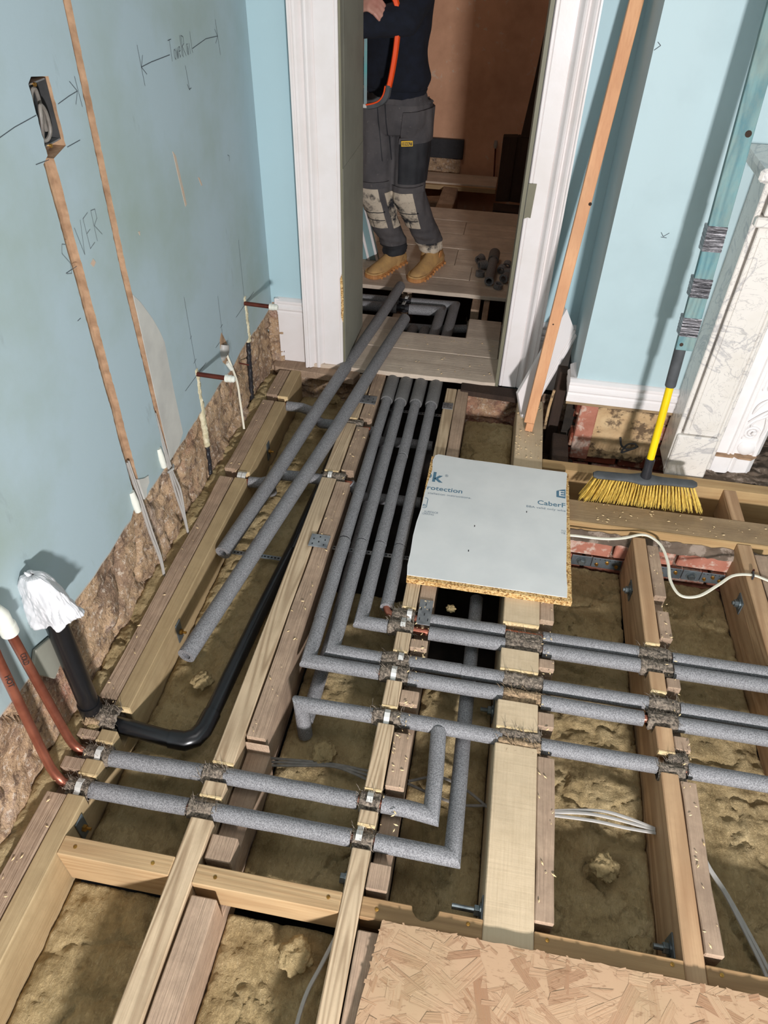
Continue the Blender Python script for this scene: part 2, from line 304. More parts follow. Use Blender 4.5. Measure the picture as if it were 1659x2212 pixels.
# ------------------------------------------------------------------ mesh helpers
class MB:
    def __init__(s): s.v = []; s.f = []; s.mi = []
    def add(s, vs, fs, mi=0):
        o = len(s.v); s.v += [Vector(v) for v in vs]; s.f += [tuple(i + o for i in f) for f in fs]; s.mi += [mi] * len(fs); return s
    def box(s, x0, x1, y0, y1, z0, z1, mi=0):
        return s.add([(x, y, z) for z in (z0, z1) for y in (y0, y1) for x in (x0, x1)], [(0, 2, 3, 1), (4, 5, 7, 6), (0, 1, 5, 4), (2, 6, 7, 3), (0, 4, 6, 2), (1, 3, 7, 5)], mi)
    def prism(s, poly, axis, a, b, mi=0):
        """poly in the two other axes (order x,y,z without axis), extruded along axis"""
        def mk(p, t):
            if axis == 'x': return (t, p[0], p[1])
            if axis == 'y': return (p[0], t, p[1])
            return (p[0], p[1], t)
        n = len(poly); vs = [mk(p, a) for p in poly] + [mk(p, b) for p in poly]
        fs = [tuple(range(n)), tuple(range(2 * n - 1, n - 1, -1))] + [(i, i + n, (i + 1) % n + n, (i + 1) % n) for i in range(n)]
        return s.add(vs, fs, mi)
    def rings(s, rings, close=True, cap=True, mi=0):
        n = len(rings[0]); vs = [p for r in rings for p in r]; fs = []
        for i in range(len(rings) - 1):
            for j in range(n if close else n - 1):
                k = (j + 1) % n; fs.append((i * n + j, i * n + k, (i + 1) * n + k, (i + 1) * n + j))
        if cap and close: fs += [tuple(range(n - 1, -1, -1)), tuple(range((len(rings) - 1) * n, len(rings) * n))]
        return s.add(vs, fs, mi)
    def tube(s, path, r, seg=14, cap=True, mi=0, hollow=None, flat=1.0):
        P = [Vector(p) for p in path]; rr = r if isinstance(r, (list, tuple)) else [r] * len(P)
        up = None; out = []
        for i, p in enumerate(P):
            if i == 0: d = P[1] - P[0]
            elif i == len(P) - 1: d = P[-1] - P[-2]
            else:
                d = (P[i + 1] - p).normalized() + (p - P[i - 1]).normalized()
            d.normalize()
            if up is None: up = Vector((0, 0, 1)) if abs(d.z) < 0.9 else Vector((0, 1, 0))
            a = d.cross(up)
            a.normalize(); b = a.cross(d).normalized(); up = b
            k = 1.0
            if 0 < i < len(P) - 1:
                c = (P[i + 1] - p).normalized().dot((p - P[i - 1]).normalized()); k = 1 / max(0.55, math.sqrt(max(0, (1 + c) / 2)))
            bend = None
            ring = []
            for j in range(seg):
                t = 2 * PI * j / seg; q = a * math.cos(t) * rr[i] + b * math.sin(t) * rr[i] * flat
                if k > 1.001:
                    n2 = (P[i + 1] - p).normalized() - (p - P[i - 1]).normalized(); n2.normalize()
                    q = q + n2 * (q.dot(n2) * (k - 1))
                ring.append(p + q)
            out.append(ring)
        if hollow:
            inner = []
            for i, rg in enumerate(out):
                inner.append([P[i] + (q - P[i]) * hollow for q in rg])
            full = [inner[0]] + out + [inner[-1]] + inner[::-1][1:]
            return s.rings(full, True, False, mi)
        return s.rings(out, True, cap, mi)
    def grid(s, nu, nv, fn, mi=0):
        vs = [fn(i / nu, j / nv) for j in range(nv + 1) for i in range(nu + 1)]
        return s.add(vs, [(j * (nu + 1) + i, j * (nu + 1) + i + 1, (j + 1) * (nu + 1) + i + 1, (j + 1) * (nu + 1) + i) for j in range(nv) for i in range(nu)], mi)
    def lathe(s, prof, c=(0, 0, 0), axis=(0, 0, 1), seg=20, mi=0):
        A = Vector(axis).normalized(); u = A.orthogonal().normalized(); w_ = A.cross(u); c = Vector(c)
        return s.rings([[c + A * h + (u * math.cos(2 * PI * j / seg) + w_ * math.sin(2 * PI * j / seg)) * max(r, 1e-4) for j in range(seg)] for r, h in prof], True, True, mi)
    def xf(s, m): s.v = [m @ v for v in s.v]; return s

def obj(name, mb, mat, parent=None, bevel=0.0, smooth=False, label=None, cat=None, group=None, kind=None, keep=False, angle=35):
    me = bpy.data.meshes.new(name)
    lo = Vector((min(v.x for v in mb.v), min(v.y for v in mb.v), min(v.z for v in mb.v))); hi = Vector((max(v.x for v in mb.v), max(v.y for v in mb.v), max(v.z for v in mb.v)))
    if parent is not None:
        org = Vector(parent['_o']); loc = Vector((0, 0, 0))
    else:
        org = Vector(((lo.x + hi.x) / 2, (lo.y + hi.y) / 2, lo.z)); loc = org
    me.from_pydata([tuple(v - org) for v in mb.v], [], mb.f)
    for m_ in (mat if isinstance(mat, (list, tuple)) else [mat]): me.materials.append(M[m_] if isinstance(m_, str) else m_)
    if any(mb.mi): me.polygons.foreach_set('material_index', mb.mi)
    bm = bmesh.new(); bm.from_mesh(me); bmesh.ops.recalc_face_normals(bm, faces=bm.faces)
    if bevel:
        es = [e for e in bm.edges if e.is_manifold and e.calc_face_angle(0) > 0.5]
        bmesh.ops.bevel(bm, geom=es, offset=bevel, segments=1, affect='EDGES', clamp_overlap=True)
    bm.to_mesh(me); bm.free()
    if smooth:
        me.polygons.foreach_set('use_smooth', [True] * len(me.polygons))
        if angle < 180: me.set_sharp_from_angle(angle=math.radians(angle))
    o = bpy.data.objects.new(name, me); COL.objects.link(o)
    o.location = loc; o['_o'] = tuple(org)
    if parent is not None: o.parent = parent
    return tag(o, label, cat, group, kind)
def tag(o, label=None, cat=None, group=None, kind=None):
    for k_, v_ in (('label', label), ('category', cat), ('group', group), ('kind', kind)):
        if v_: o[k_] = v_
    return o
def thing(name, loc, label, cat, group=None):
    o = bpy.data.objects.new(name, None); COL.objects.link(o); o.location = loc; o['_o'] = tuple(loc); o.empty_display_size = 0.05
    return tag(o, label, cat, group)
def N(p, s=1.0): return noise.noise(Vector(p) * s)
def fbm(p, s, o=4): return noise.fractal(Vector(p) * s, 0.9, 2.1, o)
def copy_tree(o, dx, parent=None):
    c = o.copy(); COL.objects.link(c)
    if parent is not None: c.parent = parent
    else: c.location = o.location + Vector(dx)
    for ch in o.children: copy_tree(ch, dx, c)
    return c

# ------------------------------------------------------------------ the setting
S = 'structure'
def seq(a, b, n): return [a + (b - a) * i / n for i in range(n + 1)]
def ch1(z):
    if z < 1.236: return (1.463 + 0.0025 * N((z * 60, 1, 0)) + 0.004 * N((z * 9, 4, 0)), 1.505 + 0.003 * N((z * 60, 7, 0)) + 0.003 * N((z * 9, 9, 0)))
    if z < 1.378: return (1.485 + 0.003 * N((z * 80, 2, 0)), 1.562 + 0.004 * N((z * 80, 5, 0)))
    return (1.5, 1.5)
def ch2(z):
    m = 1.684 + 0.016 * min(1, abs(z - 0.9) / 0.6)
    return (m - 0.0155 + 0.0025 * N((z * 60, 11, 0)), m + 0.0155 + 0.003 * N((z * 60, 17, 0)))
XW = -0.97
def plaster_bottom(y): return 0.262 + 0.018 * N((y * 5, 0, 3)) + 0.008 * N((y * 28, 0, 8)) + (0.03 if 1.42 < y < 1.52 else 0)
zs = seq(0.30, 1.236, 85) + seq(1.236, 1.378, 14)[1:] + [1.379] + seq(1.39, 2.7, 44)
def build_left_wall():
    def row(z):
        a, b = ch1(z); c, d = ch2(z)
        ys = seq(-2.7, a, 90) + seq(b, c, 8) + seq(d, 2.86, 44)
        return ys, {90: 1, 99: 1}
    rows = []
    ys0, gaps = row(0.30)
    rows.append([(XW - 0.003, y, plaster_bottom(y) - 0.009) for y in ys0])
    rows.append([(XW, y, plaster_bottom(y)) for y in ys0])
    for z in zs[1:]: rows.append([(XW, y, z) for y in row(z)[0]])
    n = len(ys0); mb = MB(); vs = [p for r in rows for p in r]; fs = []; mi = []
    for i in range(len(rows) - 1):
        for j in range(n - 1):
            if j in gaps: continue
            fs.append((i * n + j, i * n + j + 1, (i + 1) * n + j + 1, (i + 1) * n + j)); mi.append(1 if i == 0 else 0)
    mb.v = [Vector(v) for v in vs]; mb.f = fs; mb.mi = mi
    wl = obj('wall_left', mb, ['wall_paint', 'fresh_plaster'], kind=S)
    for fn, zz in ((ch1, [z for z in zs if z <= 1.379]), (ch2, zs)):
        m = MB(); rr = []
        for z in zz:
            a, b = fn(z)
            if fn is ch1 and z >= 1.236: dp = -1.006
            else: dp = -0.986 + 0.003 * N((z * 30, 3, 3))
            rr.append([(XW, a, z), (dp, a + 0.001, z), (dp - 0.002, (a + b) / 2, z), (dp, b - 0.001, z), (XW, b, z)])
        m.rings(rr, close=False, cap=False)
        obj('chase', m, 'chase', wl)
    return wl
wall_left = build_left_wall()
# rough masonry where the plaster has been cut away
def rough(u, v):
    y = -0.7 + 3.56 * u; z = -0.28 + 0.56 * v
    x = -0.984 + 0.016 * max(0, min(1, (0.10 - z) / 0.15)) + 0.012 * fbm((y, z * 1.2, 1.3), 6, 5) + 0.009 * fbm((y, z, 5.3), 26, 5) - 0.02 * max(0, 1 - abs(N((y * 5, z * 6, 4))) / 0.08)
    return (min(x, -0.945), y, z)
m = MB().grid(330, 58, rough); obj('rough_masonry', m, 'rubble', wall_left, smooth=True, angle=180)
# a patch of bare plaster beside the right chase and a broken flap by the left one
def poly_x(pts, x=XW + 0.0012, t=0.002):
    return MB().prism([(y, z) for y, z in pts], 'x', x - t, x)
obj('plaster_patch', poly_x([(1.7035, 0.826), (1.735, 0.79), (1.783, 0.716), (1.808, 0.665), (1.824, 0.62), (1.822, 0.45), (1.826, 0.285), (1.78, 0.262), (1.708, 0.258), (1.704, 0.5)]), 'fresh_plaster', wall_left)
obj('plaster_flap', poly_x([(1.50, 0.345), (1.53, 0.325), (1.556, 0.315), (1.552, 0.292), (1.53, 0.285), (1.522, 0.268), (1.506, 0.262)], XW + 0.004, 0.012), 'fresh_plaster', wall_left)
for pts in ([(2.092, 1.085), (2.108, 1.07), (2.122, 0.99), (2.132, 0.925), (2.12, 0.922), (2.106, 1.0)], [(2.246, 0.97), (2.256, 0.965), (2.272, 0.938), (2.262, 0.94)], [(1.54, 0.98), (1.556, 0.986), (1.564, 0.974), (1.55, 0.968)], [(1.80, 0.962), (1.81, 0.96), (1.806, 0.95)]):
    obj('scrape_mark', poly_x(pts), 'scrape', wall_left)

# pencil marks on the left wall
def ribbon(pts, wd=0.0016, x=XW + 0.0009):
    mb = MB(); wd *= 0.72
    for (a, b) in zip(pts[:-1], pts[1:]):
        d = Vector((0, b[0] - a[0], b[1] - a[1]))
        if d.length < 1e-5: continue
        d.normalize(); n_ = Vector((0, -d.z, d.y)) * wd / 2; e = d * wd * 0.3
        p = Vector((x, a[0], a[1])) - e; q = Vector((x, b[0], b[1])) + e
        mb.add([p - n_, q - n_, q + n_, p + n_], [(0, 1, 2, 3)])
    return mb
GLY = {'T': [[(0, 1), (1, 1)], [(.5, 1), (.45, 0)]], 'o': [[(.5, .5), (.1, .4), (.1, .1), (.5, 0), (.8, .2), (.8, .4), (.5, .5)]], 'w': [[(0, .5), (.2, 0), (.5, .4), (.7, 0), (1, .5)]],
       'e': [[(.1, .3), (.8, .3), (.7, .5), (.3, .5), (.1, .2), (.4, 0), (.8, .1)]], 'l': [[(.3, 1), (.3, .1), (.5, 0)]], 'R': [[(0, 0), (.1, 1), (.7, .9), (.7, .6), (.1, .5), (.9, 0)]],
       'a': [[(.8, .5), (.3, .5), (.1, .2), (.4, 0), (.8, .4), (.85, 0)]], 'i': [[(.4, .5), (.45, 0)]], 'S': [[(.9, .9), (.4, 1), (.1, .75), (.8, .3), (.6, 0), (0, .1)]],
       'H': [[(0, 0), (.05, 1)], [(.85, 0), (.9, 1)], [(0, .5), (.9, .5)]], 'A': [[(0, 0), (.5, 1), (1, 0)], [(.2, .4), (.8, .4)]], 'V': [[(0, 1), (.45, 0), (1, 1)]],
       'E': [[(.9, 1), (.1, 1), (.1, 0), (.9, 0)], [(.1, .5), (.7, .5)]], 'C': [[(.9, .85), (.5, 1), (.1, .6), (.2, .1), (.6, 0), (.9, .2)]], 'O': [[(.5, 1), (.1, .6), (.3, 0), (.8, .2), (.9, .7), (.5, 1)]],
       'L': [[(.1, 1), (.1, 0), (.8, 0)]], 'D': [[(.1, 0), (.1, 1), (.6, .9), (.9, .5), (.6, .1), (.1, 0)]], 'K': [[(.1, 0), (.1, 1)], [(.9, 1), (.1, .5), (.9, 0)]]}
def write_wall(txt, y, z, h, wd, mat, slope=0.0):
    mb = MB()
    for ch in txt:
        if ch != ' ':
            for st in GLY[ch]:
                r = ribbon([(y + p[0] * h * (0.45 if ch.isupper() else 0.27), z + p[1] * h + slope * p[0] * h) for p in st], wd); mb.add(r.v, r.f)
        y += h * (0.58 if ch.isupper() else 0.34); z += slope * h * 0.7
    obj('pencil_writing', mb, mat, wall_left)
write_wall('Towel', 2.172, 1.293, 0.05, 0.0022, 'pencil')
write_wall('Rail', 2.262, 1.29, 0.052, 0.0022, 'pencil')
write_wall('S', 1.436, 0.992, 0.07, 0.0022, 'pencil_faint'); write_wall('VER', 1.512, 1.005, 0.07, 0.0022, 'pencil_faint', 0.1)
def marks(lines, mat='pencil', wd=0.0024):
    mb = MB()
    for l in lines:
        r = ribbon(l, wd); mb.add(r.v, r.f)
    obj('pencil_mark', mb, mat, wall_left)
marks([[(1.988, 1.312), (2.05, 1.313), (2.171, 1.310)], [(2.006, 1.335), (1.988, 1.312), (2.012, 1.292)], [(1.985, 1.36), (1.990, 1.27)], [(2.335, 1.300), (2.45, 1.308), (2.55, 1.301)], [(2.53, 1.322), (2.55, 1.301), (2.527, 1.285)], [(2.545, 1.345), (2.557, 1.25)], [(2.267, 1.268), (2.272, 1.225), (2.275, 1.205)], [(2.262, 1.222), (2.272, 1.207), (2.288, 1.208)]])
marks([[(1.30, 1.300), (1.40, 1.310), (1.482, 1.313)], [(1.571, 1.315), (1.62, 1.320), (1.656, 1.322)], [(1.635, 1.345), (1.658, 1.322), (1.64, 1.300)], [(1.660, 1.35), (1.664, 1.29)], [(1.435, 1.232), (1.484, 1.228)], [(1.565, 1.232), (1.622, 1.232)], [(1.434, 1.001), (1.482, 0.998)], [(1.427, 0.887), (1.442, 0.887)]], 'pencil', 0.002)
marks([[(2.006, 0.682), (2.006, 0.425)], [(1.998, 0.54), (2.012, 0.545)], [(1.994, 0.452), (2.018, 0.456)], [(1.898, 0.403), (2.09, 0.401)], [(2.271, 0.564), (2.266, 0.423)], [(2.255, 0.45), (2.28, 0.452)], [(2.533, 0.665), (2.526, 0.448)], [(2.419, 0.412), (2.64, 0.416)], [(2.19, 0.405), (2.24, 0.405)], [(2.52, 0.962), (2.535, 0.955), (2.53, 0.94)]], 'pencil', 0.0022)

# back wall with the doorway
m = MB(); m.box(-1.5, -0.668, 2.85, 3.2, 0.0, 2.7); m.box(0.078, 0.5, 2.85, 3.2, -0.3, 2.7); m.box(-0.668, 0.078, 2.85, 3.2, 2.1, 2.7)
wall_back = obj('wall_back', m, 'back_paint', kind=S)
def rub(x0, x1, z0, z1, y, sd, n=60):
    return MB().grid(n, max(8, int(n * (z1 - z0) / (x1 - x0))), lambda u, v: (x0 + (x1 - x0) * u, y - 0.02 * fbm((u * (x1 - x0), v * (z1 - z0), sd), 8, 5) - 0.012 * fbm((u * (x1 - x0), v, sd), 22, 3) - 0.03 * (1 - v), z0 + (z1 - z0) * v))
obj('rough_masonry', rub(-0.97, -0.46, -0.32, 0.0, 2.79, 2.2), 'rubble', wall_back, smooth=True, angle=180)
obj('rough_masonry', rub(-0.065, 0.37, -0.36, 0.0, 2.79, 7.1), 'rubble', wall_back, smooth=True, angle=180)
obj('rough_masonry', rub(-0.985, -0.92, -0.02, 0.30, 2.848, 4.4, 10), 'rubble', wall_back, smooth=True, angle=180)
obj('rough_masonry', rub(0.2, 0.36, -0.3, 0.02, 2.84, 9.4, 20), 'dark_soil', wall_back, smooth=True, angle=180)

def skirt_prof(y0, z0, z1, th=0.02):     # (y, z), front towards -y
    h = z1
    return [(y0, z0), (y0 - th, z0), (y0 - th, h - 0.078), (y0 - th + 0.002, h - 0.076), (y0 - th - 0.004, h - 0.073), (y0 - th - 0.004, h - 0.062), (y0 - th + 0.001, h - 0.056), (y0 - th - 0.006, h - 0.046), (y0 - th - 0.006, h - 0.038), (y0 - th + 0.004, h - 0.028), (y0 - th - 0.001, h - 0.018), (y0 - th - 0.001, h - 0.01), (y0 - 0.008, h - 0.002), (y0, h)]
sk = obj('baseboard_back', MB().prism(skirt_prof(2.851, 0.004, 0.303, 0.022), 'x', -0.938, -0.806), 'white_paint', kind=S)
m = MB().prism([(-0.938, 0.302), (-0.95, 0.300), (-0.952, 0.27), (-0.94, 0.235), (-0.93, 0.23), (-0.93, 0.30)], 'y', 2.832, 2.851); obj('broken_end', m, 'white_paint', sk)
obj('baseboard_alcove', MB().prism(skirt_prof(2.851, 0.0, 0.31, 0.022), 'x', 0.207, 0.345), 'white_paint', kind=S)

# door casings: moulded architraves, linings
def casing(inner, sgn, name):
    f = 2.81
    sx_ = 0.143 / 0.17 if sgn > 0 else 1.0
    pr = [(0, 2.851), (0, f + 0.004), (0.004, f), (0.014, f), (0.016, f + 0.003), (0.019, f), (0.088, f), (0.09, f + 0.006), (0.1, f - 0.004), (0.108, f - 0.016), (0.114, f - 0.019), (0.121, f - 0.016), (0.124, f - 0.006), (0.13, f - 0.004), (0.136, f - 0.012), (0.145, f - 0.022), (0.152, f - 0.026), (0.158, f - 0.023), (0.163, f - 0.03), (0.17, f - 0.03), (0.17, 2.851)]
    poly = [(inner + sgn * a * sx_, b) for a, b in pr]
    return obj(name, MB().prism(poly, 'z', 0.006, 2.19), 'white_paint', kind=S)
cl = casing(-0.639, -1, 'trim_1'); cr = casing(0.0625, 1, 'trim_2')
m = MB().prism([(-0.806, 2.81), (0.245, 2.81), (0.245, 2.851), (-0.806, 2.851)], 'z', 2.12, 2.29); obj('trim_3', m, 'white_paint', kind=S)
l1 = obj('door_1', MB().box(-0.667, -0.632, 2.8515, 3.205, 0.022, 2.12).box(-0.6388, -0.632, 2.8095, 2.8515, 0.022, 2.12), 'lining_paint', kind=S, bevel=0.0015)
obj('edge_strip', MB().box(-0.6395, -0.6315, 2.804, 2.8095, 0.02, 2.12), 'olive_paint', l1)
obj('bare_filler', MB().prism([(-0.648, 0.43), (-0.640, 0.45), (-0.636, 0.40), (-0.6345, 0.31), (-0.638, 0.235), (-0.646, 0.26), (-0.645, 0.33)], 'y', 2.8025, 2.8105), 'chips', l1)
obj('plinth_board', MB().box(-0.633, -0.6305, 2.81, 3.2, 0.022, 0.86), 'lining_paint', l1)
l2 = obj('door_2', MB().box(0.047, 0.077, 2.8515, 3.205, -0.03, 2.12).box(0.047, 0.062, 2.8095, 2.8515, -0.03, 2.12), 'lining_paint', kind=S, bevel=0.0015)
obj('edge_strip', MB().box(0.0465, 0.060, 2.803, 2.8095, -0.01, 2.12), 'olive_paint', l2)
obj('hinge_rebate', MB().prism([(0.060, 0.862), (0.092, 0.862), (0.088, 0.74), (0.077, 0.742), (0.062, 0.735)], 'y', 2.805, 2.8105), 'olive_paint', l2)
obj('edge_gap', MB().box(0.060, 0.0625, 2.804, 2.82, 0.0, 2.1), 'black_ink', l2)
l3 = obj('door_3', MB().box(-0.668, 0.079, 2.852, 3.205, 2.121, 2.135), 'lining_paint', kind=S)

# chimney breast with the open fireplace
m = MB(); m.box(0.345, 0.96, 2.48, 2.86, 0.19, 2.7); m.box(1.62, 2.25, 2.48, 2.86, -0.3, 2.7); m.box(0.96, 1.62, 2.48, 2.86, 0.92, 2.7)
breast = obj('wall_chimney_breast', m, 'breast_paint', kind=S)
obj('brick_core', MB().box(0.375, 0.96, 2.56, 2.9, -0.5, 0.2), 'brick_dark', breast)
def jit(a): return (random.random() - 0.5) * a
def blob_box(x0, x1, y0, y1, z0, z1, j=0.004):
    mb = MB().box(x0, x1, y0, y1, z0, z1); mb.v = [v + Vector((jit(j), jit(j), jit(j))) for v in mb.v]; return mb
zc = -0.27
for r_ in range(7):
    x = 0.37 - (0.1 if r_ % 2 else 0)
    while x < 0.95:
        x0 = max(x, 0.372); x1 = min(x + 0.205, 0.955)
        if x1 - x0 > 0.03 and not (zc > -0.09 and 0.45 < (x0 + x1) / 2 < 0.58):
            obj('brick', blob_box(x0, x1, 2.49 + abs(jit(0.012)), 2.565, zc, zc + 0.062), 'brick' if random.random() < 0.55 else 'brick_dark', breast, bevel=0.004)
        x += 0.217
    zc += 0.074
obj('brick', blob_box(0.385, 0.455, 2.478, 2.53, -0.1, 0.166), 'brick', breast, bevel=0.004)
m = MB().grid(60, 40, lambda u, v: (0.445 + 0.28 * u, 2.486 - 0.009 * fbm((u, v, 3.1), 3.2, 5) + 0.06 * max(0, abs(u - 0.42) * 1.9 - 0.86 + 0.35 * N((u * 4, v * 4, 2))), -0.085 + 0.24 * v))
obj('mortar', m, 'mortar', breast, smooth=True, angle=180)
sb = obj('baseboard_breast', MB().prism(skirt_prof(2.482, 0.181, 0.276, 0.02), 'x', 0.32, 0.732), 'white_paint', kind=S)
obj('bottom_edge', MB().box(0.322, 0.732, 2.464, 2.484, 0.168, 0.182), 'timber_trim', sb)
ps = skirt_prof(0.345, 0.181, 0.276, 0.02)
obj('baseboard_return', MB().prism([(x, z) for x, z in ps], 'y', 2.4835, 2.60), 'white_paint', sb)
mb = MB()
for (a, b) in (((0.502, 0.842), (0.512, 0.829)), ((0.512, 0.829), (0.528, 0.842)), ((0.505, 0.827), (0.524, 0.826)), ((0.347, 1.34), (0.362, 1.352)), ((0.362, 1.352), (0.352, 1.36))):
    d = Vector((b[0] - a[0], 0, b[1] - a[1])).normalized(); n_ = Vector((-d.z, 0, d.x)) * 0.0009; p = Vector((a[0], 2.4792, a[1])); q = Vector((b[0], 2.4792, b[1])); mb.add([p - n_, q - n_, q + n_, p + n_], [(0, 1, 2, 3)])
obj('pencil_mark', mb, 'pencil', breast)
# masonry beside and behind the gap
m = rub(0.34, 0.39, -0.45, 0.16, 2.56, 5.5, 12); obj('rough_masonry', m, 'dark_soil', breast, smooth=True, angle=180)

# hall beyond the doorway
wall_hall = obj('wall_hall_back', MB().box(-2.2, 1.0, 5.82, 5.9, -0.5, 2.7), 'plaster', kind=S)
obj('wall_hall_left', MB().box(-2.2, -2.1, 3.2, 5.82, -0.5, 2.7), 'plaster', kind=S)
obj('wall_hall_right', MB().box(0.5, 0.58, 3.2, 5.82, -0.5, 2.7), 'plaster', kind=S)
bl = MB().box(-1.2, -0.382, 5.79, 5.823, 0.1, 0.235); obj('black_skirting', bl, 'black_tape', wall_hall, bevel=0.004)
m = MB().grid(60, 14, lambda u, v: (-1.2 + 0.8 * u, 5.80 - 0.03 * fbm((u * 2, v * .4, 3), 5, 5), -0.1 + 0.2 * v)); obj('rough_masonry', m, 'rubble', wall_hall, smooth=True, angle=180)
obj('wall_right', MB().box(2.2, 2.28, -2.8, 2.86, -0.5, 2.7), 'breast_paint', kind=S)
obj('wall_front', MB().box(-1.05, 2.28, -2.88, -2.8, -0.5, 2.7), 'breast_paint', kind=S)
obj('wall_hall_front', MB().box(-2.2, -1.0, 3.1, 3.2, -0.5, 2.7), 'plaster', kind=S)
obj('ceiling', MB().box(-2.3, 2.3, -2.9, 5.9, 2.7, 2.8), 'ceiling_paint', kind=S)
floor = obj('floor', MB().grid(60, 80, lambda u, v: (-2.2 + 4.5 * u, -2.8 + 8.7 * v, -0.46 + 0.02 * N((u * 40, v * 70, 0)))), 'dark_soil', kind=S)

def fb(x0, x1, y0, y1, z1=0.02, th=0.022, mat='timber_board', rag=0.0):
    n = 14 if rag else 1
    top = [(x0 + (x1 - x0) * i / n, y0 + (rag * N((i * 1.3, x0 * 9, 2)) if rag else 0)) for i in range(n + 1)] + [(x1, y1), (x0, y1)]
    return obj('floorboard', MB().prism(top, 'z', z1 - th, z1), mat, floor, bevel=0.0025)
# boards under the door
fb(-0.79, 0.05, 2.80, 3.018, 0.020, rag=0.02); fb(-0.67, 0.045, 2.805 + 0.216, 3.188, 0.021)
fb(-0.70, -0.452, 3.191, 3.334, 0.019); fb(-0.118, 0.045, 3.191, 3.395, 0.02)
obj('floorboard', MB().prism([(-0.1, 2.735), (0.2, 2.715), (0.215, 2.80), (-0.1, 2.805)], 'z', -0.018, 0.006), 'timber_dark', floor, bevel=0.003)
obj('floorboard', MB().prism([(-0.97, 2.86), (-0.97, 2.79), (-0.95, 2.765), (-0.80, 2.75), (-0.58, 2.735), (-0.56, 2.80), (-0.60, 2.86)], 'z', -0.03, 0.003), 'timber_old', floor, bevel=0.003)
# hall boards
ye = [3.672, 3.85, 4.04, 4.285, 4.52, 4.745, 4.965]
for i in range(6):
    xs = [-1.9, -1.0 + 0.3 * N((i * 3.1, 0, 0)), 0.45]
    if i in (1, 2, 4): xs = [-1.9, -0.25 + 0.25 * N((i * 2.7, 1, 0)), 0.45]
    for a, b in zip(xs[:-1], xs[1:]): fb(a + 0.001, b - 0.001, ye[i] + 0.0015, ye[i + 1] - 0.0015, 0.02 + jit(0.002), rag=0.008 if i == 0 else 0)
fb(-1.9, -0.105, 5.52, 5.75, 0.012, 0.03)
obj('floorboard', MB().box(-1.9, -0.105, 5.49, 5.52, -0.03, 0.0), 'timber_nog', floor)
for (x0, x1, y0, y1, z0, z1) in ((-0.66, -0.49, 5.05, 5.2, -0.17, -0.06), (-0.62, -0.47, 5.28, 5.42, -0.15, -0.05)):
    obj('brick', blob_box(x0, x1, y0, y1, z0, z1, 0.02), 'timber_old', floor, bevel=0.008)
obj('hall_joist', blob_box(-0.485, -0.375, 4.98, 5.49, -0.18, -0.002, 0.012), 'timber_old', floor, bevel=0.006)
# hearth dirt
obj('hearth_dirt', MB().grid(90, 60, lambda u, v: (0.87 + 1.0 * u, 2.322 + 0.55 * v, -0.012 + 0.014 * fbm((u, v, 1), 9, 5) + 0.012 * fbm((u, v, 1), 30, 3))), 'soil', floor, smooth=True, angle=180)

# ------------------------------------------------------------------ joists, noggins and trimmers
def joist(name, x0, x1, y0, y1, mat, label, notches=(), top=0.0, depth=0.2, wob=0.0, bev=0.0025, cat='joist', group=None):
    """profile in (y, z) with notches (ya, yb, depth) cut from the top"""
    n = 26 if wob else 1
    up = []
    ys = sorted(set([y0 + (y1 - y0) * i / n for i in range(n + 1)] + [t for a, b, d in notches for t in (a, b)]))
    def inn(y):
        for a, b, d in notches:
            if a < y < b: return d
        return 0
    for i, y in enumerate(ys):
        zt = top + (wob * N((y * 5, x0 * 7, 1)) if wob else 0)
        st = [n_ for n_ in notches if abs(n_[0] - y) < 1e-9]; en = [n_ for n_ in notches if abs(n_[1] - y) < 1e-9]
        if st: up += [(y, zt), (y, top - st[0][2])]
        elif en: up += [(y, top - en[0][2]), (y, zt)]
        else: up.append((y, zt - inn(y)))
    poly = [(y0, top - depth)] + up + [(y1, top - depth)]
    mb = MB().prism(poly, 'x', x0, x1)
    if wob: mb.v = [v + Vector((wob * 0.8 * N((v.y * 6, v.x * 30, v.z * 9)), 0, 0)) for v in mb.v]
    o = obj(name, mb, mat, bevel=bev, label=label, cat=cat, group=group)
    if not wob and y0 < 3:
        for a, b, d in notches: obj('sawn_edge', blob_box(x0 + 0.001, x1 - 0.001, b - 0.0035, b + 0.001, top - 0.02, top + 0.0006, 0.001), 'timber_pale', o)
    return o
ND = 0.045
J = {}
J[1] = joist('floor_joist', -0.872, -0.826, -0.75, 2.757, 'timber_green', 'greenish new joist bolted along the left wall, nearest the white bag', [(0.715, 0.77, ND), (0.81, 0.862, ND), (0.895, 0.965, 0.075), (1.968, 2.005, ND), (2.495, 2.535, ND)])
O1 = joist('floor_joist', -0.924, -0.8745, -0.75, 2.75, 'timber_old', 'old dusty brown joist lying tight against the rubble of the left wall', [(0.71, 0.775, ND), (0.805, 0.865, ND), (0.885, 0.985, 0.08), (1.96, 2.01, ND), (2.49, 2.54, ND)], wob=0.006)
J[2] = joist('floor_joist', -0.555, -0.499, -0.75, 2.70, 'timber_new', 'pale striped new joist, second from the left wall, under the loose foam tubes', [(0.715, 0.772, ND), (0.81, 0.862, ND), (2.035, 2.078, ND), (2.40, 2.44, ND)])
O2 = joist('floor_joist', -0.493, -0.442, 0.945, 2.81, 'timber_old', 'old brown joist with nail holes between pale joist and four long grey pipes', [(2.02, 2.09, 0.06), (2.385, 2.45, 0.06)], wob=0.005)
O2b = joist('floor_joist', -0.493, -0.43, -0.75, 0.935, 'timber_old', 'old grey brown joist end notched under the two front pipes beside second pale joist', [(0.55, 0.63, 0.10), (0.69, 0.93, 0.05)], top=-0.008, wob=0.006)
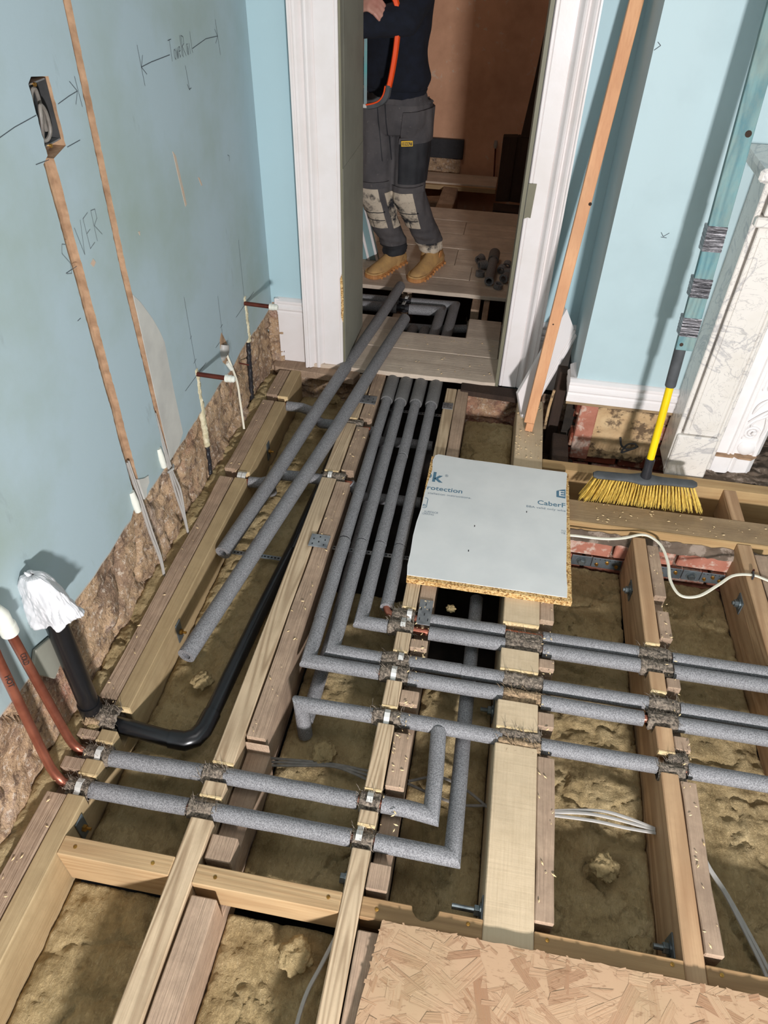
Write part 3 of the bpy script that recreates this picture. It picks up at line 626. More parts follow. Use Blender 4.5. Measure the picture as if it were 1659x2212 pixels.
J[3] = joist('floor_joist', -0.161, -0.116, -0.75, 2.752, 'timber_new', 'pale striped new joist with white clips, third from the left, left of thick beam', [(0.715, 0.772, ND), (0.808, 0.862, ND), (1.05, 1.105, ND), (1.19, 1.295, ND), (1.365, 1.465, ND)])
O3 = joist('floor_joist', -0.1125, -0.064, -0.75, 2.753, 'timber_old', 'old dusty joist low under pipes between clipped pale joist and thick beam', [(0.545, 0.63, 0.11), (0.69, 0.875, 0.05), (1.03, 1.12, 0.06), (1.165, 1.31, 0.06), (1.345, 1.49, 0.06)], wob=0.005)
J[4] = joist('thick_beam', 0.152, 0.262, -0.75, 2.73, 'timber_thick', 'thick pale rough sawn double joist in the middle, under the grey faced board', [(1.05, 1.10, ND), (1.185, 1.29, ND), (1.365, 1.465, ND)], cat='beam')
O4 = joist('floor_joist', 0.263, 0.306, -0.75, 2.25, 'timber_old', 'old crumbly joist fixed to the right side of the thick pale beam', [(0.545, 0.63, 0.11), (1.03, 1.12, 0.055), (1.165, 1.31, 0.055), (1.345, 1.49, 0.055)], wob=0.004)
J[5] = joist('floor_joist', 0.575, 0.619, -0.75, 1.93, 'timber_warm', 'warm knotty joist, first to the right of the thick beam, under grey pipes', [(1.045, 1.105, ND), (1.18, 1.295, ND), (1.36, 1.465, ND)])
O5 = joist('floor_joist', 0.622, 0.66, -0.75, 1.90, 'timber_old', 'old flaking joist fixed to the right side of the warm knotty joist', [(0.545, 0.63, 0.11), (1.03, 1.12, 0.055), (1.16, 1.31, 0.055), (1.345, 1.49, 0.055), (1.60, 1.66, 0.04)], wob=0.006)
J[6] = joist('floor_joist', 0.930, 0.977, -0.75, 1.965, 'timber_warm', 'rightmost pale joist carrying the clipped white cable', [(1.045, 1.105, ND), (1.18, 1.295, ND), (1.36, 1.465, ND)])
O6 = joist('floor_joist', 0.980, 1.02, -0.75, 1.92, 'timber_old', 'old joist behind the rightmost pale joist at the photo edge', [(1.03, 1.12, 0.055), (1.16, 1.31, 0.055), (1.345, 1.49, 0.055)], wob=0.005)
def nog(x0, x1, y0, y1, d, mat, label, top=0.0, cut=None):
    if cut:   # a knocked-out knot in the back edge
        poly = [(x0, y0), (x1, y0), (x1, y1)] + [(cut + 0.03 * math.cos(t), y1 - 0.028 * math.sin(t)) for t in seq(0, PI, 7)] + [(x0, y1)]
        mb = MB().prism(poly, 'z', top - d, top)
    else: mb = MB().box(x0, x1, y0, y1, top - d, top)
    return obj('noggin', mb, mat, bevel=0.002, label=label, cat='noggin')
n1 = nog(-0.8255, -0.5555, 0.575, 0.619, 0.135, 'timber_nog', 'short yellow noggin between the left wall joist and second pale joist')
n2 = nog(-0.4985, -0.1615, 0.570, 0.614, 0.10, 'timber_nog', 'yellow noggin in front of the second bay, between two striped joists')
n3 = nog(-0.1155, 0.1515, 0.570, 0.614, 0.10, 'timber_nog_shaded', 'brown noggin with a knocked out knot behind the strand board', cut=0.025)
n4 = nog(0.2625, 0.5745, 0.567, 0.611, 0.10, 'timber_nog_shaded', 'shaded noggin between thick beam and warm knotty joist')
n5 = nog(0.6195, 0.9295, 0.567, 0.611, 0.10, 'timber_nog_shaded', 'shaded noggin at the far right of the strand board edge')
t1 = obj('trimmer', MB().box(0.2625, 1.9, 2.262, 2.316, -0.2, 0.0), 'timber_trim_new', bevel=0.002, label='long trimmer at the foot of the marble surround', cat='beam')
t2 = MB().prism([(1.967, -0.05), (1.967, -0.002), (1.972, 0.0), (2.088, 0.0), (2.088, -0.05)], 'x', 0.31, 1.9)
t2 = obj('trimmer', t2, 'timber_trim_new', label='wide trimmer with shade-toned top in front of the broom bristles', cat='beam')
obj('shaded_top', MB().grid(120, 10, lambda u, v: (0.312 + 1.58 * u, 1.974 + 0.113 * v, 0.0012 + 0.0012 * fbm((u * 1.6, v * .1, 0), 14, 4))), 'timber_trim', t2)  # top skin in duller wood, the weak grazing light painted into its colour
obj('lower_trimmer', MB().box(0.31, 1.9, 2.03, 2.086, -0.22, -0.051), 'timber_trim_new', t2)
t3 = obj('noggin', MB().box(0.935, 0.980, 2.089, 2.2615, -0.12, 0.0), 'timber_warm', bevel=0.002, label='short block bridging the two trimmers beside the broom', cat='noggin')
d1 = obj('broken_timber', blob_box(0.308, 0.362, 2.33, 2.53, -0.25, -0.015, 0.014), 'timber_dark', bevel=0.004, label='short dark charred timber end beside thick beam near the brick base', cat='timber')

# screws, clips, plates that hold the timbers
def screw(parent, x, y, z, r=0.004):
    m = MB().lathe([(r, 0), (r, 0.0015), (r * 0.5, 0.0018)], (x, y, z), (0, 0, 1), 8); return obj('screw', m, 'brass', parent)
for nn, xs in ((n1, (-0.79, -0.60)), (n2, (-0.45, -0.19)), (n3, (-0.08, 0.12)), (n4, (0.29, 0.55)), (n5, (0.65, 0.9))):
    for x in xs:
        screw(nn, x, 0.595 + jit(0.01), -0.0005, 0.0045)
def pipe_clip(parent, x, y, sg=1):
    m = MB()
    pr = [(-0.034, 0.004), (-0.018, 0.004), (-0.012, 0.012), (0.0, 0.016), (0.012, 0.012)]
    if sg < 0: pr = [(-a, b) for a, b in pr]
    for i, ((a, za), (b, zb)) in enumerate(zip(pr[:-1], pr[1:])):
        w_ = 0.0075
        m.add([(x - w_, y + a, za - 0.008), (x + w_, y + a, za - 0.008), (x + w_, y + b, zb - 0.008), (x - w_, y + b, zb - 0.008), (x - w_, y + a, za - 0.011), (x + w_, y + a, za - 0.011), (x + w_, y + b, zb - 0.011), (x - w_, y + b, zb - 0.011)], [(0, 1, 2, 3), (7, 6, 5, 4), (0, 4, 5, 1), (2, 6, 7, 3), (0, 3, 7, 4), (1, 5, 6, 2)])
    a = pr[0][0]; m.lathe([(0.0085, 0), (0.0085, 0.003), (0.0001, 0.003)], (x, y + a, -0.0075), (0, 0, 1), 12)
    c = obj('pipe_clip', m, 'clip', parent)
    obj('screw', MB().lathe([(0.0035, 0), (0.003, 0.002), (0.0001, 0.002)], (x, y + a, -0.0045), (0, 0, 1), 8), 'black_ink', c)

def hexbolt(p, d, name, label, r=0.013, shaft=0.02, plate=0.026, group=None, cat='bolt', parent=None):
    t = parent or thing(name, p, label, cat, group); p = Vector(p); d = Vector(d)
    m = MB().lathe([(r * 1.35, 0.003), (r * 1.35, 0.006), (0.001, 0.006)], p, d, 16); obj('washer', m, 'zinc', t)
    m = MB().lathe([(r, 0.006), (r, 0.017), (r * 0.8, 0.018), (0.001, 0.018)], p, d, 6); obj('nut', m, 'zinc', t, bevel=0.0008)
    if shaft: obj('threaded_rod', MB().lathe([(r * 0.5, 0.0), (r * 0.5, 0.018 + shaft), (0.001, 0.019 + shaft)], p, d, 10), 'zinc', t)
    if plate:
        u = Vector((0, 0, 1)); s_ = d.cross(u)
        m = MB(); a = plate
        pts = [p + s_ * x * a + u * y * a + d * z for z in (0.0, 0.003) for y in (-1, 1) for x in (-1, 1)]
        m.add(pts, [(0, 2, 3, 1), (4, 5, 7, 6), (0, 1, 5, 4), (2, 6, 7, 3), (0, 4, 6, 2), (1, 3, 7, 5)]); obj('square_washer', m, 'plate_steel', t)
    return t
hexbolt((0.5745, 0.655, -0.075), (-1, 0, 0), 'bolt', 'hex bolt with square washer near the shaded noggin under the strand board edge')
hexbolt((0.1515, 0.645, -0.045), (-1, 0, 0), 'bolt', 'long bolt behind the noggin with the missing knot', shaft=0.05)
hexbolt((-0.1615, 0.662, -0.055), (-1, 0, 0), 'bolt', 'hex nut behind the yellow noggin in the second bay', shaft=0, plate=0)
hexbolt((0.5745, 1.753, -0.085), (-1, 0, 0), 'bolt', 'bolt and square washer on the warm knotty joist near the brick wall', shaft=0.006)
hexbolt((0.9295, 1.763, -0.085), (-1, 0, 0), 'bolt', 'bolt and square washer on the rightmost joist under the looping white cable', shaft=0.006)
hexbolt((0.1515, 1.215, -0.11), (-1, 0, 0), 'bolt', 'shaded bolt on the thick beam beneath the middle pair of pipes', shaft=0.02)
for (y, lb) in ((0.665, 'steel strap and bolt in shade below the front pipe on left joist'), (1.283, 'small angled steel strap with yellow bolt beside the loose tube end'), (2.224, 'thin steel strap on the left joist far along the first bay')):
    t = thing('joist_strap', (-0.823, y, -0.07), lb, 'bracket')
    obj('plate', MB().box(-0.8255, -0.8215, y - 0.016, y + 0.016, -0.10, -0.02), 'plate_steel', t, bevel=0.0015)
    obj('bolt_head', MB().lathe([(0.009, 0), (0.009, 0.008), (0.004, 0.009), (0.004, 0.02), (0.001, 0.02)], (-0.8215, y, -0.062), (1, 0, 0), 6), 'brass', t)

# ------------------------------------------------------------------ mineral wool
def batt(x0, x1, y0, y1, z, label, sd, amp=0.02, tilt=0.0, edge=0.012, res=0.0065, mat='wool'):
    nx = max(6, int((x1 - x0) / res)); ny = max(6, int((y1 - y0) / res))
    def f(u, v):
        x = x0 + (x1 - x0) * u; y = y0 + (y1 - y0) * v
        h = amp * (0.6 * fbm((x, y, sd), 5, 3) + 0.3 * fbm((x, y * 0.8, sd + 3), 30, 4)) + 0.05 * amp * math.sin(y * 420 + 3 * N((x * 5, y * 5, 1))) + 0.3 * amp * abs(N((x * 70, y * 40, sd))) - 1.1 * amp * max(0, 1 - abs(N((x * 6 + 0.6 * N((x * 20, y * 20, 2)), y * 6, sd + 9))) / 0.09) * (0.5 + 0.5 * N((x * 4, y * 4, sd)))
        for k in range(2):   # torn lumps and gouges
            cx = x0 + (x1 - x0) * (0.2 + 0.6 * (math.sin(sd * 7.1 + k * 2.7) * .5 + .5)); cy = y0 + (y1 - y0) * (0.1 + 0.8 * (math.sin(sd * 3.3 + k * 5.1) * .5 + .5))
            d2 = ((x - cx) ** 2 + (y - cy) ** 2) / 0.0011
            h += (0.014 if k != 1 else -0.024) * math.exp(-d2) * (1 + fbm((x, y, k), 50, 2))
        e = min(u, 1 - u) * (x1 - x0); h -= edge * math.exp(-e / 0.012)
        return (x, y, z + h + tilt * (v - 0.5))
    mb = MB().grid(nx, ny, f)
    n = nx + 1; base = len(mb.v)
    # skirt so that the batt has depth
    ring = [i for i in range(n)] + [j * n + nx for j in range(1, ny + 1)] + [ny * n + i for i in range(nx - 1, -1, -1)] + [j * n for j in range(ny - 1, 0, -1)]
    mb.v += [Vector((mb.v[i].x, mb.v[i].y, z - 0.09)) for i in ring]; L = len(ring)
    mb.f += [(ring[i], ring[(i + 1) % L], base + (i + 1) % L, base + i) for i in range(L)]; mb.mi += [0] * L
    return obj('insulation_batt', mb, mat, smooth=True, angle=180, label=label, cat='insulation')
batt(-0.975, -0.925, -0.1, 2.74, -0.012, 'thin strip of mineral wool stuffed between rubble wall and old left joist', 0.7, 0.022, edge=0.004)
batt(-0.822, -0.558, -0.7, 0.573, -0.145, 'lit mineral wool in the front left bay before the short yellow noggin', 1.7, 0.018)
batt(-0.822, -0.558, 0.622, 2.74, -0.125, 'mineral wool under the two loose foam tubes in the left bay', 2.4, 0.02)
batt(-0.428, -0.164, -0.7, 0.568, -0.135, 'mineral wool in the front second bay before the yellow noggin', 3.1, 0.02)
batt(-0.428, -0.164, 0.618, 1.62, -0.155, 'mineral wool under the pipe elbows in the second bay', 4.6, 0.02)
batt(-0.061, 0.149, 0.618, 1.34, -0.155, 'mineral wool around the twin elbow pipes left of the thick beam', 5.2, 0.018)
batt(-0.061, 0.149, 2.16, 2.70, -0.12, 'mineral wool beyond the grey faced board near the door threshold', 6.3, 0.02)
batt(0.309, 0.572, 0.615, 1.922, -0.172, 'mineral wool right of the thick beam with grey cables over it', 7.7, 0.022, -0.03)
batt(0.663, 0.927, 0.615, 1.922, -0.172, 'ribbed mineral wool right of the warm knotty joist', 8.4, 0.018, -0.03)
batt(1.024, 1.3, 0.615, 1.922, -0.172, 'mineral wool right of the rightmost joist at the photo edge', 9.2, 0.018, -0.03)
def tuft(p, r, label, sd):
    p = Vector(p)
    mb = MB().grid(44, 26, lambda u, v: (lambda d: p + d * r * (0.68 + 0.22 * fbm(tuple(d + Vector((sd, 0, 0))), 2.4, 6) + 0.04 * N(tuple(d * 12))))(Vector((math.cos(2 * PI * u) * math.sin(PI * v), math.sin(2 * PI * u) * math.sin(PI * v), 0.42 * math.cos(PI * v)))))
    return obj('wool_tuft', mb, 'wool', smooth=True, angle=180, label=label, cat='insulation')
tuft((-0.30, 1.0, -0.118), 0.05, 'round tuft of wool in front of the downward pipe elbow', 1)
tuft((-0.70, 1.14, -0.085), 0.045, 'torn pale wool tuft beside the black waste pipe', 2)
tuft((-0.245, 0.50, -0.10), 0.055, 'loose wool lump against the front striped joist', 3)
tuft((-0.01, 1.50, -0.02), 0.022, 'small yellow tuft caught on the joist below the grey board', 4)
tuft((0.45, 0.83, -0.12), 0.05, 'fluffy wool lump below the grey cables in the bay right of the thick beam', 5)
tuft((0.52, 0.66, -0.12), 0.04, 'tall wool scrap beside the bolt near the strand board', 6)
tuft((-0.66, 2.66, -0.07), 0.05, 'grey lump of rubble and wool under the door threshold', 7)
tuft((-0.90, 0.90, -0.005), 0.022, 'yellow wool scrap between the two copper pipe feet', 8)

# ------------------------------------------------------------------ pipes
RF = 0.021
def sleeve(parent, pts, r=RF, mat='foam', name='foam_sleeve', seg=22, hollow=None):
    return obj(name, MB().tube(pts, r, seg, True, 0, hollow), mat, parent, smooth=True, angle=50)
def line(a, b, n=6, wob=0.0, sd=0):
    a = Vector(a); b = Vector(b)
    return [a.lerp(b, i / n) + Vector((0, wob * N((i * 0.9, sd, 1)), wob * N((i * 0.9, sd, 5)))) * (0 if i in (0, n) else 1) for i in range(n + 1)]
def felt(parent, x0, x1, y, z=-0.022, r=0.024, mat='felt', sd=0, hairs=70, axis='x', flat=0.9):
    def f(u, v):
        t = 2 * PI * v; s_ = x0 + (x1 - x0) * u
        rr = r * (1 + 0.3 * fbm((s_ * 9, math.cos(t), math.sin(t) + sd), 2.6, 5)) * (0.82 if u in (0, 1) else 1)
        return (s_, y + rr * math.cos(t), z + rr * flat * math.sin(t)) if axis == 'x' else (y + rr * math.cos(t), s_, z + rr * flat * math.sin(t))
    mb = MB().grid(26, 30, f)
    rnd = random.Random(int(sd * 10) + 3)
    for _ in range(hairs):
        t = rnd.uniform(0.1, PI - 0.1); s_ = rnd.uniform(x0 - 0.006, x1 + 0.006); L = rnd.uniform(0.008, 0.03)
        p = Vector((s_, y + r * math.cos(t), z + r * flat * math.sin(t))) if axis == 'x' else Vector((y + r * math.cos(t), s_, z + r * flat * math.sin(t)))
        d = Vector((rnd.uniform(-1, 1), rnd.uniform(-1, 1), rnd.uniform(0, 0.7))).normalized(); q = p + d * L * 0.6 + Vector((0, 0, 0.003)); e = p + d * L; w_ = Vector((0.0006, 0.0006, 0))
        mb.add([p - w_, p + w_, q + w_ * .7, q - w_ * .7, e], [(0, 1, 2, 3), (3, 2, 4)])
    return obj('felt_wrap', mb, mat, parent, smooth=True, angle=180)
def copper(parent, pts, r=0.011, mat='copper'):
    return obj('copper_pipe', MB().tube(pts, r, 12), mat, parent, smooth=True, angle=50)
ZP = -0.021
def run(name, label, y, segs, felts=(), ends=None, cop=None, z=ZP, cat='pipe', group=None):
    t = thing(name, ((segs[0][0][0]), y, z), label, cat, group)
    for i, sg in enumerate(segs): sleeve(t, sg)
    for i, fl in enumerate(felts): felt(t, fl[0], fl[1], y if len(fl) < 3 else fl[2], sd=i + y * 10, mat='felt' if len(fl) < 4 else fl[3], z=z - 0.001)
    if cop: copper(t, cop)
    return t
# front two runs from the left wall
pa = run('insulated_pipe', 'frontmost grey foam pipe running from the left wall to a mitred elbow', 0.742,
    [line((-0.828, 0.742, ZP), (-0.578, 0.744, ZP), 5, 0.002), line((-0.512, 0.744, ZP), (-0.17, 0.743, ZP), 6, 0.002, 2),
     [(-0.112, 0.743, ZP), (-0.02, 0.742, ZP), (0.0725, 0.741, ZP), (0.0725, 0.83, ZP - 0.01), (0.072, 1.03, -0.066), (0.070, 1.2, -0.08), (0.069, 1.62, -0.09)]],
    [(-0.89, -0.828), (-0.575, -0.505, 0.745), (-0.165, -0.115)], cop=[(-0.905, 0.742, ZP), (-0.1, 0.743, ZP)])
pb = run('insulated_pipe', 'second grey foam pipe from the front, turning up to a tee', 0.832,
    [line((-0.818, 0.830, ZP), (-0.573, 0.836, ZP), 5, 0.002, 3), line((-0.516, 0.838, ZP), (-0.172, 0.836, ZP), 6, 0.002, 4),
     [(-0.112, 0.838, ZP), (-0.05, 0.838, ZP), (0.011, 0.832, ZP), (0.009, 0.94, ZP), (0.002, 1.066, ZP + 0.002)]],
    [(-0.89, -0.818), (-0.572, -0.51, 0.837), (-0.168, -0.116, 0.837)], cop=[(-0.905, 0.832, ZP), (-0.1, 0.837, ZP)])
pl = run('insulated_pipe', 'lowest long grey foam pipe crossing all right bays, elbow dipping at its left end', 1.076,
    [[(-0.372, 1.062, -0.15), (-0.378, 1.072, -0.06), (-0.382, 1.078, ZP), (-0.30, 1.079, ZP), (-0.181, 1.079, ZP)],
     line((-0.105, 1.08, ZP), (-0.02, 1.08, ZP), 3), line((-0.0195, 1.08, ZP), (0.17, 1.077, ZP), 4, 0.001), line((0.273, 1.072, ZP), (0.572, 1.072, ZP), 5, 0.002), line((0.648, 1.071, ZP), (1.25, 1.072, ZP), 8, 0.002)],
    [(-0.182, -0.1, 1.08), (0.16, 0.272, 1.086), (0.16, 0.272, 1.058, 'felt_pale'), (0.572, 0.64, 1.058), (0.60, 0.652, 1.09)], cop=[(-0.16, 1.08, ZP), (0.66, 1.072, ZP - 0.004)])
obj('foam_sleeve', MB().tube([(-0.372, 1.08, -0.105), (-0.37, 1.15, -0.11), (-0.368, 1.45, -0.115), (-0.375, 1.75, -0.115), (-0.38, 2.2, -0.115), (-0.38, 2.8, -0.115)], RF, 18), 'foam', pl, smooth=True, angle=50)
def elbow_run(label, xv, yh, ys, xh, felts, cop=None, straight=True, vz=ZP):
    """four long pipes from under the door that turn right at a mitre; ys = seams from the near end away"""
    t = thing('insulated_pipe', (xv, yh, ZP), label, 'pipe', 'four long pipes from the doorway')
    xf_ = lambda y: xv - 0.012 * max(0, (y - 1.4) / 1.4) if xv < -0.3 else xv - 0.004 * (y - 1.4)
    ys0 = ys[0] - 0.004 if abs(ys[0] - 1.735) < 0.02 else ys[0] - 0.001
    first = [(xh[0], yh, ZP), ((xh[0] + xv) / 2, yh, ZP), (xv, yh + 0.002, ZP), (xv, yh + 0.09, ZP), (xf_(ys[0]), ys[0], ZP)] if straight else [(xv, yh, ZP), (xv, yh + 0.05, ZP), (xf_(ys[0]), ys[0], ZP)]
    sleeve(t, first)
    for a, b in zip(ys[:-1], ys[1:]):
        g = 0.005 if abs(a - 1.735) < 0.02 else 0.002
        pts = [(xf_(a + g + (b - a - 2 * g) * i / 6) + 0.002 * N((i, xv * 9, 0)), a + g + (b - a - 2 * g) * i / 6, ZP + 0.0015 * N((i, xv * 9, 4))) for i in range(7)]
        sleeve(t, pts, RF + (0.0006 if a < 1.4 else 0))
    e = ys[-1]
    sleeve(t, [(xf_(e), e - 0.008, ZP), (xf_(e), e + 0.002, ZP), (xf_(e), e + 0.10, ZP), (xf_(2.95), 2.95, ZP - 0.002)], [0.0265, 0.0285, 0.029, 0.029], 'foam_dark', 'door_sleeve')
    obj('tape_ring', MB().tube([(xf_(1.728), 1.728, ZP), (xf_(1.742), 1.742, ZP)], RF - 0.002, 18), 'black_tape', t)
    for sg in xh[1:]: sleeve(t, line((sg[0], sg[2] if len(sg) > 2 else yh, ZP), (sg[1], sg[2] if len(sg) > 2 else yh, ZP), 6, 0.0015, xv * 7))
    for i, fl in enumerate(felts): felt(t, fl[0], fl[1], fl[2], sd=i * 3 + xv * 10, z=ZP - 0.001, r=0.0245)
    if cop: copper(t, cop)
    return t
p1 = elbow_run('leftmost of the four long pipes, outer elbow toward the third joist', -0.399, 1.221, [1.375, 1.735, 2.632], [-0.188, (-0.103, 0.166, 1.217), (0.272, 0.55, 1.209), (0.640, 1.25, 1.208)],
    [(-0.186, -0.10, 1.222), (0.56, 0.64, 1.209)], cop=[(-0.2, 1.221, ZP), (0.65, 1.209, ZP)])
p2 = elbow_run('second of the four long pipes, inner elbow nested in the leftmost one', -0.338, 1.270, [1.735, 2.632], [-0.19, (-0.11, 0.043, 1.272), (0.0435, 0.166, 1.270), (0.276, 0.567, 1.262), (0.652, 1.25, 1.257)],
    [(-0.19, -0.108, 1.270), (0.163, 0.275, 1.266), (0.566, 0.65, 1.26)], cop=[(-0.2, 1.27, ZP), (0.66, 1.26, ZP)])
p3 = elbow_run('third of the four long pipes, short elbow ending at two copper stubs', -0.277, 1.393, [1.735, 2.243, 2.636], [-0.193, (-0.066, 0.163, 1.391), (0.274, 0.556, 1.390), (0.650, 1.25, 1.386)],
    [(-0.192, -0.113, 1.395), (0.556, 0.648, 1.389)], cop=[(-0.2, 1.395, ZP), (0.66, 1.39, ZP)])
p4 = elbow_run('rightmost of the four long pipes, bare copper elbow at its near end', -0.209, 1.465, [1.735, 2.634], [0, (-0.069, 0.161, 1.441), (0.274, 0.555, 1.437), (0.652, 1.25, 1.432)],
    [(-0.187, -0.116, 1.440), (0.162, 0.272, 1.415), (0.555, 0.65, 1.435)], cop=[(-0.209, 1.50, ZP), (-0.208, 1.462, ZP), (-0.198, 1.446, ZP), (-0.18, 1.44, ZP), (0.66, 1.435, ZP)], straight=False)
felt(p3, 0.162, 0.272, 1.395, sd=3.3, r=0.022)
felt(p1, 0.163, 0.272, 1.215, sd=5.3, r=0.02, mat='felt_pale')
for (jt, x, y, sg) in ((J[3], -0.150, 0.742, -1), (J[3], -0.142, 0.838, -1), (J[3], -0.140, 1.078, 1), (J[3], -0.145, 1.222, 1), (J[3], -0.133, 1.272, -1), (J[3], -0.146, 1.395, -1), (J[3], -0.133, 1.442, 1), (J[1], -0.853, 0.742, 1), (J[1], -0.846, 0.832, 1)):
    pipe_clip(jt, x, y, sg)
# radiator feeds crossing between the left joists
c1 = thing('insulated_pipe', (-0.83, 2.505, -0.03), 'thin grey feed pipe nearest the doorway, passing under loose tubes to the left joist', 'pipe')
sleeve(c1, [(-0.826, 2.515, -0.033), (-0.76, 2.515, -0.033), (-0.715, 2.50, -0.035), (-0.69, 2.45, -0.035), (-0.65, 2.42, -0.034), (-0.558, 2.42, -0.033)])
copper(c1, [(-0.88, 2.515, -0.033), (-0.82, 2.515, -0.033)]); copper(c1, [(-0.558, 2.42, -0.033), (-0.44, 2.412, -0.033)])
sleeve(c1, [(-0.444, 2.412, -0.034), (-0.42, 2.41, -0.05), (-0.40, 2.41, -0.085), (-0.31, 2.43, -0.09), (-0.18, 2.43, -0.09)]); felt(c1, -0.556, -0.47, 2.418, sd=8.8, hairs=14)
c2 = thing('insulated_pipe', (-0.83, 1.985, -0.03), 'grey feed pipe with drop elbow between left joist and second pale joist', 'pipe')
sleeve(c2, [(-0.826, 1.987, -0.033), (-0.78, 1.992, -0.034), (-0.76, 2.02, -0.045), (-0.757, 2.03, -0.11)]); sleeve(c2, [(-0.74, 2.05, -0.033), (-0.65, 2.056, -0.033), (-0.558, 2.057, -0.033)])
copper(c2, [(-0.88, 1.987, -0.033), (-0.82, 1.987, -0.033)]); copper(c2, [(-0.558, 2.057, -0.033), (-0.44, 2.052, -0.033)])
sleeve(c2, [(-0.452, 2.053, -0.034), (-0.425, 2.05, -0.06), (-0.40, 2.05, -0.09), (-0.30, 2.06, -0.092), (-0.18, 2.065, -0.092)]); felt(c2, -0.556, -0.468, 2.056, sd=9.8, hairs=14)
pipe_clip(J[2], -0.527, 2.057, 1)
for (jt, x, y) in ((J[1], -0.857, 1.987), (J[1], -0.84, 1.987)): pipe_clip(jt, x, y, 1)

# perforated straps carrying the four pipes
def strap(x0, x1, y, z, label, holes=True):
    t = thing('fixing_band', (x0, y, z), label, 'bracket')
    obj('band', MB().box(x0, x1, y - 0.009, y + 0.009, z - 0.001, z + 0.001), 'steel', t)
    n = int((x1 - x0) / 0.012)
    for i in range(n):
        x = x0 + (i + 0.5) * (x1 - x0) / n
        obj('slot', MB().box(x - 0.004, x + 0.003, y - 0.003, y + 0.003, z + 0.0005, z + 0.0016), 'black_ink', t)
    return t
strap(-0.4415, -0.162, 1.722, -0.05, 'perforated steel band under the four pipes near their seams')
strap(-0.4415, -0.162, 2.612, -0.056, 'perforated steel band under the four pipes near the threshold')
strap(-0.8245, -0.556, 1.672, -0.09, 'perforated steel band across the left bay under the black pipe')
def nail_plate(x0, x1, y0, y1, label, z=0.0015):
    t = thing('nail_plate', (x0, y0, z), label, 'bracket')
    obj('plate', MB().box(x0, x1, y0, y1, z - 0.0015, z + 0.0015), 'steel', t, bevel=0.0006)
    for i in range(3):
        for j in range(4):
            if (i + j) % 2 == 0: obj('slot', MB().box(x0 + (x1 - x0) * (0.16 + 0.3 * i), x0 + (x1 - x0) * (0.22 + 0.3 * i), y0 + (y1 - y0) * (0.15 + 0.2 * j), y0 + (y1 - y0) * (0.25 + 0.2 * j), z + 0.001, z + 0.0022), 'black_ink', t)
    return t
nail_plate(-0.512, -0.447, 1.662, 1.722, 'perforated steel plate lying over the old joist left of the four pipes', 0.004)
nail_plate(-0.515, -0.447, 2.55, 2.612, 'perforated steel plate partly hidden by a loose tube near the threshold', 0.004)
nail_plate(-0.1635, -0.119, 2.583, 2.629, 'bright perforated steel plate right of the four pipes near the threshold', 0.002)
nail_plate(-0.108, -0.066, 1.40, 1.50, 'bent steel plate just below the grey faced board', 0.003)

# two loose foam tubes lying across the floor
def loose(a, b, label, n=14, sag=0.0, r=0.0262, sd=0):
    a = Vector(a); b = Vector(b); pts = []
    for i in range(n + 1):
        t = i / n; p = a.lerp(b, t); p.z += sag * math.sin(PI * t); p.x += 0.006 * N((t * 3, sd, 0)); pts.append(p)
    t = thing('loose_foam_tube', a, label, 'foam tube', 'loose foam tubes across the doorway')
    obj('foam_sleeve', MB().tube(pts, r, 24, True, 0, 0.5), 'foam', t, smooth=True, angle=50)
    obj('slit', MB().tube([p + Vector((0.012, 0, r * 0.86)) for p in pts], 0.0007, 4), 'black_rubber', t)
loose((-0.792, 1.60, -0.025), (-0.511, 3.64, 0.046), 'loose grey foam tube on the left, its far end beside the boots', sd=1)
loose((-0.742, 1.157, 0.0), (-0.431, 3.276, 0.045), 'loose grey foam tube on the right, its near end lowest in the left bay', sd=2, sag=-0.012)

# ------------------------------------------------------------------ lettering
def lettering(body, parent, mat, origin, ux, uy, width=None, h=0.01, bold=0.0, name='printed_text', th=0.0004):
    cu = bpy.data.curves.new('lettering', 'FONT'); cu.body = body; cu.size = 1.0; cu.offset = bold; cu.resolution_u = 3
    tmp = bpy.data.objects.new('lettering', cu); COL.objects.link(tmp)
    bpy.context.view_layer.update()
    me = bpy.data.meshes.new_from_object(tmp.evaluated_get(bpy.context.evaluated_depsgraph_get()))
    COL.objects.unlink(tmp); bpy.data.objects.remove(tmp)
    xs = [v.co.x for v in me.vertices]; ys = [v.co.y for v in me.vertices]; x0, x1 = min(xs), max(xs)
    sy = h / 0.70; sx = (width / (x1 - x0)) if width else sy
    ux = Vector(ux).normalized(); uy = Vector(uy).normalized(); o = Vector(origin)
    mb = MB(); mb.v = [o + ux * (v.co.x - x0) * sx + uy * v.co.y * sy for v in me.vertices]; mb.f = [tuple(p.vertices) for p in me.polygons]; mb.mi = [0] * len(mb.f)
    bpy.data.meshes.remove(me)
    return obj(name, mb, mat, parent)

